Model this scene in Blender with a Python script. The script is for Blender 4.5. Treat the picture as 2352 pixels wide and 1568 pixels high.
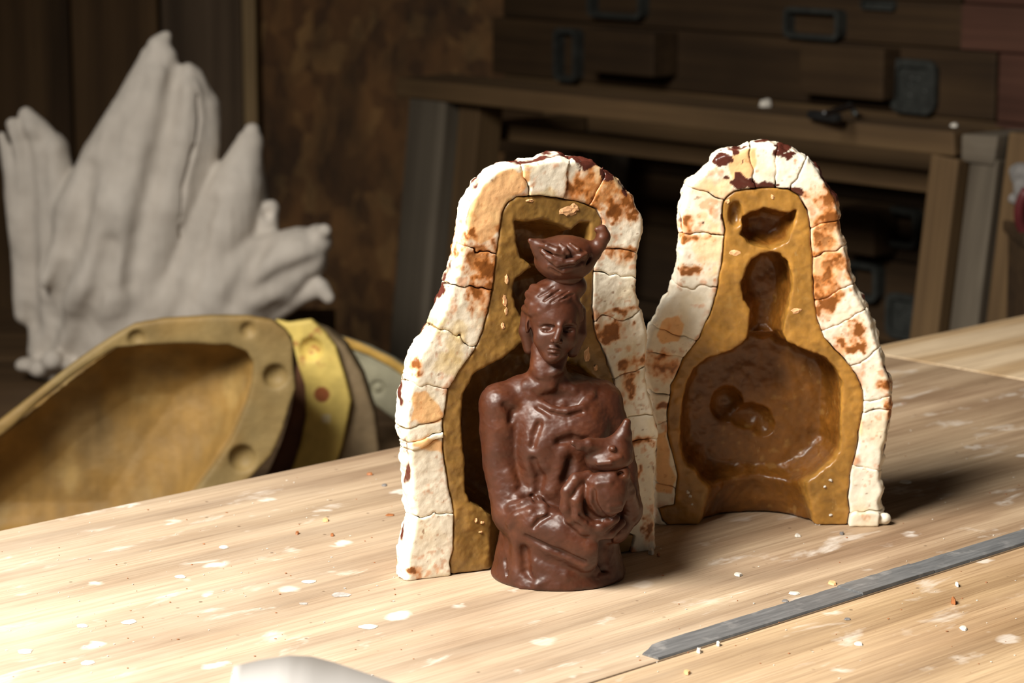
import bpy, bmesh, math, random
import numpy as np
from mathutils import Vector, Matrix

# ------------------------------------------------------------------ scene reset, camera, world, light
for o in list(bpy.data.objects):
    bpy.data.objects.remove(o)
scene = bpy.context.scene
COL = scene.collection

W, H, F = 2352.0, 1568.0, 5827.0
CAM_H = 0.415
TH = math.atan(1120.0 / F)
cam_data = bpy.data.cameras.new('camera')
cam = bpy.data.objects.new('camera', cam_data)
COL.objects.link(cam)
cam.location = (0, 0, CAM_H)
cam.rotation_euler = (math.pi / 2 - TH, 0, 0)
cam_data.sensor_width = 22.2
cam_data.lens = 22.2 * F / W
cam_data.clip_start = 0.02
cam_data.dof.use_dof = True
cam_data.dof.focus_distance = 1.455
cam_data.dof.aperture_fstop = 8.0
scene.camera = cam

world = bpy.data.worlds.new('shed_daylight')
scene.world = world
world.use_nodes = True
world.node_tree.nodes['Background'].inputs[0].default_value = (1.0, 0.95, 0.87, 1)
world.node_tree.nodes['Background'].inputs[1].default_value = 0.085

# daylight entering through the roof window
WIN_C = Vector((-0.90, 0.64, 1.30))
WIN_AIM = Vector((0.03, 1.36, 0.03))
wl = bpy.data.lights.new('window_daylight', 'AREA')
wl.shape = 'RECTANGLE'
wl.size = 0.90      # width of the roof window
wl.size_y = 0.66    # height of the roof window
wl.energy = 37.5
wl.spread = math.radians(110)    # beam narrowed so that less light reaches the background
wl.color = (1.0, 0.94, 0.85)
wlo = bpy.data.objects.new('window_daylight', wl)
COL.objects.link(wlo)
wlo.location = WIN_C
wlo.rotation_euler = (WIN_AIM - WIN_C).to_track_quat('-Z', 'Y').to_euler()

vs = scene.view_settings
vs.view_transform = 'Standard'
vs.look = 'None'
vs.gamma = 1.0
vs.exposure = 0.0
vs.use_curve_mapping = False

# ------------------------------------------------------------------ projection helpers (to survey the place)
def ray(px, py):
    x = (px - W / 2) / F
    y = (H / 2 - py) / F
    return np.array([x, math.cos(TH) + y * math.sin(TH), -math.sin(TH) + y * math.cos(TH)])
CAMP = np.array([0, 0, CAM_H])
def at_z(px, py, z=0.0):
    r = ray(px, py)
    return CAMP + r * ((z - CAM_H) / r[2])
def at_y(px, py, y):
    r = ray(px, py)
    return CAMP + r * (y / r[1])
def on_plane(px, py, o, n):
    r = ray(px, py)
    return CAMP + r * (np.dot(np.asarray(o) - CAMP, n) / np.dot(r, n))

# ------------------------------------------------------------------ object helpers
def tag(o, label=None, cat=None, group=None, kind=None):
    if label: o['label'] = label
    if cat: o['category'] = cat
    if group: o['group'] = group
    if kind: o['kind'] = kind
    return o
def empty(name, loc=(0, 0, 0), rot=(0, 0, 0)):
    o = bpy.data.objects.new(name, None)
    o.empty_display_size = 0.02
    COL.objects.link(o)
    o.location = loc
    o.rotation_euler = rot
    return o
def link(name, me, mat=None, parent=None, smooth=True):
    o = bpy.data.objects.new(name, me)
    COL.objects.link(o)
    if mat and not me.materials: me.materials.append(mat)
    if parent: o.parent = parent
    return o
def np_mesh(name, V, Q, col=None, smooth=True):
    V = np.asarray(V, np.float32); Q = np.asarray(Q, np.int32)
    me = bpy.data.meshes.new(name)
    n = Q.shape[1]
    me.vertices.add(len(V)); me.vertices.foreach_set('co', V.ravel())
    me.loops.add(Q.size); me.loops.foreach_set('vertex_index', Q.ravel())
    me.polygons.add(len(Q))
    me.polygons.foreach_set('loop_start', np.arange(len(Q), dtype=np.int32) * n)
    me.polygons.foreach_set('loop_total', np.full(len(Q), n, np.int32))
    me.polygons.foreach_set('use_smooth', np.full(len(Q), smooth, bool))
    if col is not None:
        a = me.color_attributes.new('Col', 'FLOAT_COLOR', 'POINT')
        c = np.ones((len(V), 4), np.float32); c[:, :col.shape[1]] = col
        a.data.foreach_set('color', c.ravel())
    me.update(calc_edges=True)
    me.validate()
    return me
def box_mesh(name, size, bevel=0.002, seed=None, wob=0.0):
    """box centred on the origin"""
    bm = bmesh.new()
    bmesh.ops.create_cube(bm, size=1)
    for v in bm.verts:
        v.co = Vector((v.co.x * size[0], v.co.y * size[1], v.co.z * size[2]))
    if seed is not None and wob:
        r = random.Random(seed)
        for v in bm.verts:
            v.co += Vector((r.uniform(-wob, wob), r.uniform(-wob, wob), r.uniform(-wob, wob)))
    if bevel:
        bmesh.ops.bevel(bm, geom=bm.edges[:], offset=bevel, segments=2, affect='EDGES', profile=0.6)
    me = bpy.data.meshes.new(name)
    bm.to_mesh(me); bm.free()
    return me
def frame_matrix(o, ax, ay, az):
    m = Matrix.Identity(4)
    for i in range(3):
        m[i][0], m[i][1], m[i][2], m[i][3] = ax[i], ay[i], az[i], o[i]
    return m
def beam(name, p0, p1, w, t, mat, parent=None, up=(0, 0, 1), bevel=0.003, seed=1, wob=0.0):
    """timber from p0 to p1: w across, t along 'up'"""
    p0, p1, up = Vector(p0), Vector(p1), Vector(up)
    ax = (p1 - p0); L = ax.length; ax.normalize()
    ay = up.cross(ax).normalized(); az = ax.cross(ay)
    o = link(name, box_mesh(name, (L, w, t), bevel, seed, wob), mat)
    o.matrix_world = frame_matrix((p0 + p1) / 2, ax, ay, az)
    if parent:
        o.parent = parent
        o.matrix_parent_inverse = parent_inv(parent)
    return o
def parent_inv(p):
    m = Matrix.LocRotScale(p.location, p.rotation_euler, p.scale)
    return m.inverted()

# ------------------------------------------------------------------ noise and distance-field sculpting (numpy)
def _hash(i, j, k, seed):
    h = (i.astype(np.uint32) * np.uint32(374761393) + j.astype(np.uint32) * np.uint32(668265263)
         + k.astype(np.uint32) * np.uint32(2147483647) + np.uint32(seed * 974711 + 13))
    h = (h ^ (h >> np.uint32(13))) * np.uint32(1274126177)
    h = h ^ (h >> np.uint32(16))
    return (h & np.uint32(0xFFFFFF)).astype(np.float32) / np.float32(0xFFFFFF)
def vnoise(P, scale, seed=0):
    Q = np.asarray(P, np.float32) / np.asarray(scale, np.float32) + 1000.0
    I = np.floor(Q).astype(np.int64); f = Q - I
    f = f * f * (3 - 2 * f)
    out = np.zeros(len(Q), np.float32)
    for a in (0, 1):
        for b in (0, 1):
            for c in (0, 1):
                w = (f[:, 0] if a else 1 - f[:, 0]) * (f[:, 1] if b else 1 - f[:, 1]) * (f[:, 2] if c else 1 - f[:, 2])
                out += w * _hash(I[:, 0] + a, I[:, 1] + b, I[:, 2] + c, seed)
    return out * 2 - 1
def fbm(P, scale, seed=0, octv=3):
    s = 0; amp = 1.0; tot = 0
    sc = np.asarray(scale, np.float32)
    for o in range(octv):
        s = s + amp * vnoise(P, sc, seed + o * 7); tot += amp
        amp *= 0.5; sc = sc * 0.5
    return s / tot
def sstep(a, b, x):
    t = np.clip((x - a) / (b - a), 0, 1)
    return t * t * (3 - 2 * t)
def smin(a, b, k):
    if k <= 0: return np.minimum(a, b)
    h = np.maximum(k - np.abs(a - b), 0) / k
    return np.minimum(a, b) - h * h * k * 0.25
def smax(a, b, k):
    return -smin(-a, -b, k)

def surface_nets(d, lo, h):
    s = d < 0
    nx, ny, nz = d.shape
    cnt = np.zeros((nx - 1, ny - 1, nz - 1), np.int8)
    for a in (0, 1):
        for b in (0, 1):
            for c in (0, 1):
                cnt += s[a:nx - 1 + a, b:ny - 1 + b, c:nz - 1 + c]
    act = (cnt > 0) & (cnt < 8)
    A = np.argwhere(act)
    idx = np.full(act.shape, -1, np.int32)
    idx[act] = np.arange(len(A))
    acc = np.zeros((len(A), 3), np.float32); num = np.zeros(len(A), np.float32)
    cs = [(0, 0, 0), (1, 0, 0), (0, 1, 0), (1, 1, 0), (0, 0, 1), (1, 0, 1), (0, 1, 1), (1, 1, 1)]
    val = [d[A[:, 0] + c[0], A[:, 1] + c[1], A[:, 2] + c[2]] for c in cs]
    for e in ((0, 1), (2, 3), (4, 5), (6, 7), (0, 2), (1, 3), (4, 6), (5, 7), (0, 4), (1, 5), (2, 6), (3, 7)):
        da, db = val[e[0]], val[e[1]]
        m = (da < 0) != (db < 0)
        t = np.where(m, da / np.where(m, da - db, 1), 0)
        ca, cb = np.array(cs[e[0]], np.float32), np.array(cs[e[1]], np.float32)
        acc += np.where(m[:, None], ca + t[:, None] * (cb - ca), 0)
        num += m
    V = (A + acc / num[:, None]) * h + np.asarray(lo, np.float32)
    quads = []
    for ax in range(3):
        sl0 = [slice(None)] * 3; sl1 = [slice(None)] * 3
        sl0[ax] = slice(0, -1); sl1[ax] = slice(1, None)
        ch = s[tuple(sl0)] != s[tuple(sl1)]
        o1, o2 = (ax + 1) % 3, (ax + 2) % 3
        E = np.argwhere(ch)
        E = E[(E[:, o1] > 0) & (E[:, o2] > 0) & (E[:, o1] < act.shape[o1]) & (E[:, o2] < act.shape[o2])]
        if not len(E): continue
        def g(da, db):
            T = E.copy(); T[:, o1] += da; T[:, o2] += db
            return idx[T[:, 0], T[:, 1], T[:, 2]]
        q = np.stack([g(-1, -1), g(0, -1), g(0, 0), g(-1, 0)], 1)
        neg = s[E[:, 0], E[:, 1], E[:, 2]]
        q[~neg] = q[~neg][:, ::-1]
        quads.append(q)
    Q = np.concatenate(quads)
    return V, Q[(Q >= 0).all(1)]
def relax(V, Q, it=1, lam=0.5):
    V = V.copy()
    a = Q.ravel(); b = np.roll(Q, -1, 1).ravel()
    n = len(V)
    deg = np.bincount(a, minlength=n) + np.bincount(b, minlength=n)
    for _ in range(it):
        S = np.stack([np.bincount(a, V[b, i], n) + np.bincount(b, V[a, i], n) for i in range(3)], 1)
        V += lam * (S / np.maximum(deg, 1)[:, None] - V)
    return V
def normals(V, Q):
    fn = np.cross(V[Q[:, 2]] - V[Q[:, 0]], V[Q[:, 3]] - V[Q[:, 1]])
    N = np.stack([sum(np.bincount(Q[:, j], fn[:, i], len(V)) for j in range(4)) for i in range(3)], 1)
    return N / np.maximum(np.linalg.norm(N, axis=1, keepdims=True), 1e-12)

class Sculpt:
    """a small clay model: blended solids on a voxel grid, in millimetres"""
    def __init__(s, lo, hi, h):
        s.lo = np.array(lo, np.float32); s.h = h
        s.n = np.ceil((np.array(hi) - s.lo) / h).astype(int) + 1
        s.d = np.full(s.n, 30.0, np.float32)
    def _box(s, lo, hi, m):
        a = np.clip(np.floor((np.array(lo) - m - s.lo) / s.h).astype(int), 0, s.n - 1)
        b = np.clip(np.ceil((np.array(hi) + m - s.lo) / s.h).astype(int) + 1, 1, s.n)
        g = [(s.lo[i] + np.arange(a[i], b[i]) * s.h).astype(np.float32) for i in range(3)]
        sl = tuple(slice(a[i], b[i]) for i in range(3))
        return sl, g[0][:, None, None], g[1][None, :, None], g[2][None, None, :]
    def _apply(s, sl, d, op, k):
        if d.size == 0: return
        t = s.d[sl]
        if op == '+': s.d[sl] = smin(t, d, k)
        elif op == '-': s.d[sl] = smax(t, -d, k)
    def ell(s, c, r, k=3, op='+', rot=None):
        r = np.array([r] * 3 if np.isscalar(r) else r, np.float32); c = np.array(c, np.float32)
        R = r.max()
        sl, X, Y, Z = s._box(c - R, c + R, k + 5)
        X = X - c[0]; Y = Y - c[1]; Z = Z - c[2]
        if rot is not None:      # rotation matrix, columns are the ellipsoid's axes
            M = np.array(rot, np.float32)
            X, Y, Z = (M[0, i] * X + M[1, i] * Y + M[2, i] * Z for i in range(3))
        k0 = np.sqrt((X / r[0]) ** 2 + (Y / r[1]) ** 2 + (Z / r[2]) ** 2)
        k1 = np.sqrt((X / r[0] ** 2) ** 2 + (Y / r[1] ** 2) ** 2 + (Z / r[2] ** 2) ** 2)
        s._apply(sl, k0 * (k0 - 1) / np.maximum(k1, 1e-6), op, k)
    def tube(s, pts, rad, k=3, op='+', flat=None):
        """chain of tapered capsules; flat=(axis, factor) squashes across an axis"""
        P = [np.array(p, np.float32) for p in pts]
        if np.isscalar(rad): rad = [rad] * len(P)
        lo = np.min([p - max(rad) for p in P], 0); hi = np.max([p + max(rad) for p in P], 0)
        sl, X, Y, Z = s._box(lo, hi, k + 5)
        D = None
        for a, b, ra, rb in zip(P[:-1], P[1:], rad[:-1], rad[1:]):
            e = b - a; L = float(np.dot(e, e)) + 1e-9
            t = np.clip(((X - a[0]) * e[0] + (Y - a[1]) * e[1] + (Z - a[2]) * e[2]) / L, 0, 1)
            dx, dy, dz = X - a[0] - t * e[0], Y - a[1] - t * e[1], Z - a[2] - t * e[2]
            if flat: 
                if flat[0] == 1: dy = dy / flat[1]
                elif flat[0] == 0: dx = dx / flat[1]
                else: dz = dz / flat[1]
            q = np.sqrt(dx * dx + dy * dy + dz * dz) - (ra + t * (rb - ra))
            if flat and flat[1] < 1: q = q * flat[1] if False else q * 0.75
            D = q if D is None else smin(D, q, 1.0)
        s._apply(sl, D, op, k)
    def revolve(s, c, zs, rs, k=3, op='+', sq=1.0):
        zs = np.array(zs); rs = np.array(rs); R = rs.max()
        sl, X, Y, Z = s._box((c[0] - R, c[1] - R, c[2] + zs[0]), (c[0] + R, c[1] + R, c[2] + zs[-1]), k + 5)
        z = Z - c[2]
        q = np.hypot(X - c[0], (Y - c[1]) / sq) - np.interp(z, zs, rs)
        q = smax(q, np.maximum(zs[0] - z, z - zs[-1]) + 0 * q, 1.5)
        s._apply(sl, q.astype(np.float32), op, k)
    def hit(s, P, px, py, off=0.0, d0=-62.0, d1=30.0):
        """point on the clay's visible surface at a surveyed spot, pushed 'off' mm back (+) or forward (-)"""
        ds = np.arange(d0, d1, s.h * 0.5)
        pts = np.array([P(px, py, q) for q in ds])
        ix = np.rint((pts - s.lo) / s.h).astype(int)
        ok = ((ix >= 0) & (ix < s.n)).all(1)
        for q, i, g in zip(ds, ix, ok):
            if g and s.d[tuple(i)] < 0:
                return P(px, py, q + off)
        return P(px, py, d1 * 0 + off)
    def mesh(s, it=1):
        V, Q = surface_nets(s.d, s.lo, s.h)
        V = relax(V, Q, it)
        return V, Q

def poly_sd(U, V, poly):
    """signed distance to a polygon (negative inside)"""
    P = np.asarray(poly, np.float32)
    d = np.full(np.broadcast(U, V).shape, 1e9, np.float32)
    ins = np.zeros(d.shape, bool)
    for i in range(len(P)):
        a, b = P[i - 1], P[i]
        e = b - a; L = float(e @ e) + 1e-9
        t = np.clip(((U - a[0]) * e[0] + (V - a[1]) * e[1]) / L, 0, 1)
        d = np.minimum(d, (U - a[0] - t * e[0]) ** 2 + (V - a[1] - t * e[1]) ** 2)
        c = ((a[1] > V) != (b[1] > V)) & (U < (b[0] - a[0]) * (V - a[1]) / (b[1] - a[1] + 1e-12) + a[0])
        ins ^= c
    d = np.sqrt(d)
    return np.where(ins, -d, d)

# ------------------------------------------------------------------ material helpers
def new_mat(name):
    m = bpy.data.materials.new(name)
    m.use_nodes = True
    nt = m.node_tree
    b = nt.nodes['Principled BSDF']
    return m, nt, b
def N(nt, t, **kw):
    n = nt.nodes.new(t)
    for k, v in kw.items(): setattr(n, k, v)
    return n
def ramp(nt, stops, src, interp='LINEAR'):
    r = N(nt, 'ShaderNodeValToRGB')
    r.color_ramp.interpolation = interp
    el = r.color_ramp.elements
    while len(el) < len(stops): el.new(0.5)
    for e, (p, c) in zip(el, stops):
        e.position = p
        e.color = (*c, 1) if len(c) == 3 else c
    nt.links.new(src, r.inputs[0])
    return r.outputs[0]
def noise_tex(nt, vec, scale, detail=3, rough=0.55, mapscale=None, dist=0.0, loc=(0, 0, 0)):
    n = N(nt, 'ShaderNodeTexNoise')
    n.inputs['Scale'].default_value = scale
    n.inputs['Detail'].default_value = detail
    n.inputs['Roughness'].default_value = rough
    n.inputs['Distortion'].default_value = dist
    if mapscale:
        mp = N(nt, 'ShaderNodeMapping')
        mp.inputs['Scale'].default_value = mapscale
        mp.inputs['Location'].default_value = loc
        nt.links.new(vec, mp.inputs[0])
        vec = mp.outputs[0]
    nt.links.new(vec, n.inputs['Vector'])
    return n.outputs['Fac']
def mix(nt, fac, a, b, mode='MIX'):
    m = N(nt, 'ShaderNodeMix', data_type='RGBA', blend_type=mode)
    for sock, v in ((m.inputs[0], fac), (m.inputs[6], a), (m.inputs[7], b)):
        if hasattr(v, 'is_linked'): nt.links.new(v, sock)
        elif isinstance(v, (int, float)): sock.default_value = v
        else: sock.default_value = (*v, 1)
    return m.outputs[2]
def bump(nt, b, h, strength=0.3, dist=0.001):
    n = N(nt, 'ShaderNodeBump')
    n.inputs['Strength'].default_value = strength
    n.inputs['Distance'].default_value = dist
    nt.links.new(h, n.inputs['Height'])
    nt.links.new(n.outputs[0], b.inputs['Normal'])
def obj_coord(nt):
    return N(nt, 'ShaderNodeTexCoord').outputs['Object']

def wood_mat(name, dark, mid, light, scale=1.0, axis=0, rough=0.75, spots=0.0, per_object=True):
    """sawn timber with grain along a local axis"""
    m, nt, b = new_mat(name)
    v = obj_coord(nt)
    if per_object:
        oi = N(nt, 'ShaderNodeObjectInfo')
        ad = N(nt, 'ShaderNodeVectorMath', operation='ADD')
        mu = N(nt, 'ShaderNodeVectorMath', operation='SCALE')
        mu.inputs['Scale'].default_value = 17.0
        nt.links.new(oi.outputs['Random'], mu.inputs[0])
        nt.links.new(v, ad.inputs[0]); nt.links.new(mu.outputs[0], ad.inputs[1])
        v = ad.outputs[0]
    ms = [22.0 * scale] * 3; ms[axis] = 1.3 * scale
    g = noise_tex(nt, v, 1.0, 5, 0.62, ms, 0.6)
    ms2 = [110.0 * scale] * 3; ms2[axis] = 2.5 * scale
    g2 = noise_tex(nt, v, 1.0, 3, 0.6, ms2)
    big = noise_tex(nt, v, 5.0 * scale, 3)
    c = ramp(nt, [(0.30, dark), (0.5, mid), (0.72, light)], g)
    c2 = ramp(nt, [(0.3, (0.55, 0.52, 0.5)), (0.65, (1.1, 1.1, 1.1))], g2)
    c = mix(nt, 0.7, c, c2, 'MULTIPLY')
    c3 = ramp(nt, [(0.3, (0.6, 0.58, 0.55)), (0.7, (1.15, 1.12, 1.1))], big)
    c = mix(nt, 0.8, c, c3, 'MULTIPLY')
    nt.links.new(c, b.inputs['Base Color'])
    b.inputs['Roughness'].default_value = rough
    b.inputs['Specular IOR Level'].default_value = 0.3
    bump(nt, b, g2, 0.35, 0.0015)
    return m
def vcol_mat(name, rough=0.6, spec=0.4, sss=0.0, sss_r=(1, .5, .2), sss_scale=0.003, nscale=120, bstr=0.25, bdist=0.0006, var=0.12, rough_attr=False, coat=0.0):
    """colour from the painted point attribute, broken up with fine noise"""
    m, nt, b = new_mat(name)
    at = N(nt, 'ShaderNodeVertexColor'); at.layer_name = 'Col'
    v = obj_coord(nt)
    n = noise_tex(nt, v, nscale, 4, 0.6)
    c = mix(nt, 1.0, at.outputs['Color'], ramp(nt, [(0.25, (1 - var,) * 3), (0.75, (1 + var,) * 3)], n), 'MULTIPLY')
    nt.links.new(c, b.inputs['Base Color'])
    if rough_attr:
        nt.links.new(at.outputs['Alpha'], b.inputs['Roughness'])
    else:
        b.inputs['Roughness'].default_value = rough
    b.inputs['Specular IOR Level'].default_value = spec
    if sss:
        b.inputs['Subsurface Weight'].default_value = sss
        b.inputs['Subsurface Radius'].default_value = sss_r
        b.inputs['Subsurface Scale'].default_value = sss_scale
    b.inputs['Coat Weight'].default_value = coat
    b.inputs['Coat Roughness'].default_value = 0.25
    n2 = noise_tex(nt, v, nscale * 3.5, 4, 0.65)
    bump(nt, b, n2, bstr, bdist)
    return m
def plain_mat(name, col, rough=0.6, metal=0.0, var=0.25, nscale=40, bstr=0.2):
    m, nt, b = new_mat(name)
    v = obj_coord(nt)
    n = noise_tex(nt, v, nscale, 5, 0.6)
    lo = tuple(c * (1 - var) for c in col); hi = tuple(min(1, c * (1 + var)) for c in col)
    nt.links.new(ramp(nt, [(0.3, lo), (0.7, hi)], n), b.inputs['Base Color'])
    b.inputs['Roughness'].default_value = rough
    b.inputs['Metallic'].default_value = metal
    bump(nt, b, n, bstr, 0.001)
    return m

# ================================================================== SETTING: shed shell
M_plank = wood_mat('dark_plank', (0.062, 0.034, 0.014), (0.125, 0.072, 0.030), (0.19, 0.112, 0.048), 0.5, axis=2)
M_plank_grey = wood_mat('grey_brown_plank', (0.075, 0.05, 0.03), (0.13, 0.09, 0.056), (0.18, 0.127, 0.08), 0.5, axis=2)
M_batten = wood_mat('pale_batten', (0.28, 0.19, 0.09), (0.40, 0.28, 0.14), (0.50, 0.36, 0.19), 0.5, axis=2)

def osb_mat():
    m, nt, b = new_mat('particle_board')
    v = obj_coord(nt)
    wv = noise_tex(nt, v, 9, 3)
    vo = N(nt, 'ShaderNodeTexVoronoi'); vo.inputs['Scale'].default_value = 48
    mp = N(nt, 'ShaderNodeMapping'); mp.inputs['Scale'].default_value = (1, 1, 0.55); mp.inputs['Rotation'].default_value = (0, 0.6, 0)
    ad = N(nt, 'ShaderNodeVectorMath', operation='ADD')
    nt.links.new(v, ad.inputs[0]); 
    sc = N(nt, 'ShaderNodeVectorMath', operation='SCALE'); sc.inputs['Scale'].default_value = 0.06
    nt.links.new(wv, sc.inputs[0]); nt.links.new(sc.outputs[0], ad.inputs[1])
    nt.links.new(ad.outputs[0], mp.inputs[0]); nt.links.new(mp.outputs[0], vo.inputs['Vector'])
    sep = N(nt, 'ShaderNodeSeparateColor'); nt.links.new(vo.outputs['Color'], sep.inputs[0])
    c = ramp(nt, [(0.1, (0.11, 0.05, 0.015)), (0.45, (0.165, 0.078, 0.024)), (0.8, (0.215, 0.107, 0.034)), (1.0, (0.27, 0.15, 0.052))], sep.outputs[0])
    blot = noise_tex(nt, v, 1.0, 5, 0.65, (11, 11, 5))
    c = mix(nt, 1.0, c, ramp(nt, [(0.35, (0.35, 0.36, 0.36)), (0.62, (1.1, 1.05, 1.0))], blot), 'MULTIPLY')
    nt.links.new(c, b.inputs['Base Color'])
    b.inputs['Roughness'].default_value = 0.8
    bump(nt, b, sep.outputs[0], 0.4, 0.003)
    return m
M_osb = osb_mat()
M_dark = plain_mat('dark_shed_board', (0.035, 0.022, 0.014), 0.85, var=0.35, nscale=12)
M_conc = plain_mat('dusty_concrete', (0.13, 0.115, 0.10), 0.9, var=0.25, nscale=8)
M_wall = plain_mat('limewashed_board', (0.16, 0.11, 0.07), 0.9, var=0.2, nscale=6)

FLOOR_Z = -0.90
YW = 4.05                       # face of the back wall
def slab(name, lo, hi, mat, kind='structure', parent=None, bevel=0.0):
    c = [(a + b) / 2 for a, b in zip(lo, hi)]
    o = link(name, box_mesh(name, [b - a for a, b in zip(lo, hi)], bevel), mat)
    o.location = c
    if parent:
        o.parent = parent; o.matrix_parent_inverse = parent_inv(parent)
    if kind: o['kind'] = kind
    return o
slab('floor', (-1.8, -1.2, FLOOR_Z - 0.1), (3.2, 6.0, FLOOR_Z), M_conc)
slab('ceiling', (-1.8, -1.2, 2.6), (3.2, 6.0, 2.7), M_wall)
wb = slab('wall_back', (-1.62, YW + 0.03, FLOOR_Z), (3.2, YW + 0.09, 2.6), M_dark)
# vertical boards nailed on the back wall, left to right as seen
xs = [at_y(p, 300, YW)[0] for p in (-560, -180, 168, 372, 562, 598, 1190)]
mats = [M_plank, M_plank, M_plank, M_plank_grey, M_batten, M_osb]
for i in range(6):
    n = ('plank', 'plank', 'plank', 'plank', 'batten', 'particle_board')[i]
    front = YW - (0.022 if n == 'batten' else 0.0) + (0.006 if i in (1, 3) else 0) + (0.012 if n == 'particle_board' else 0)
    p = link(n, box_mesh(n, (xs[i + 1] - xs[i] - 0.004, YW + 0.028 - front, 2.6 - FLOOR_Z), 0.003), mats[i], wb)
    p.matrix_parent_inverse = parent_inv(wb)
    p.location = ((xs[i] + xs[i + 1]) / 2, (front + YW + 0.028) / 2, (2.6 + FLOOR_Z) / 2)
slab('wall_left', (-1.68, 1.6, FLOOR_Z), (-1.62, YW + 0.03, 2.6), M_wall)
# sloping roof panel with the roof window the daylight comes through
rq = (WIN_AIM - WIN_C).to_track_quat('-Z', 'Y')
roof = tag(empty('window_1'), kind='structure')
roof.location = WIN_C; roof.rotation_euler = rq.to_euler()
hw, hh = 0.47, 0.35
for n_, x0, x1, y0, y1, z0, z1, m_ in (('roof_panel', -1.1, -hw - .05, -.8, .75, .03, .07, M_wall), ('roof_panel', hw + .05, 1.1, -.8, .75, .03, .07, M_wall), ('roof_panel', -hw - .05, hw + .05, -.8, -hh - .05, .03, .07, M_wall), ('roof_panel', -hw - .05, hw + .05, hh + .05, .75, .03, .07, M_wall),
                                 ('window_frame', -hw - .05, -hw, -hh - .05, hh + .05, -.01, .09, M_batten), ('window_frame', hw, hw + .05, -hh - .05, hh + .05, -.01, .09, M_batten), ('window_frame', -hw, hw, -hh - .05, -hh, -.01, .09, M_batten), ('window_frame', -hw, hw, hh, hh + .05, -.01, .09, M_batten)):
    o = link(n_, box_mesh(n_, (x1 - x0, y1 - y0, z1 - z0), 0.002), m_, roof)
    o.location = ((x0 + x1) / 2, (y0 + y1) / 2, (z0 + z1) / 2)

# ================================================================== WORKBENCH
VPR = (7400.0, -336.0)
r_ = ray(*VPR); e1 = np.array([r_[0], r_[1]]); e1 /= np.linalg.norm(e1)
PHI = math.atan2(e1[1], e1[0]); e2 = np.array([-e1[1], e1[0]])
BO = at_z(0, 1218)[:2]
def bl(px, py):
    p = at_z(px, py)[:2] - BO
    return float(p @ e1), float(p @ e2)
bench = tag(empty('workbench', (BO[0], BO[1], 0), (0, 0, PHI)), 'worn plywood workbench spattered with plaster under the mould halves', 'workbench')
WJ = bl(1700, 1459)[1]           # joint line (negative: towards the camera)
XR = bl(2160, 838)[0]            # end of the worn board, start of the fresh plywood
print('bench', PHI, WJ, XR)

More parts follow.
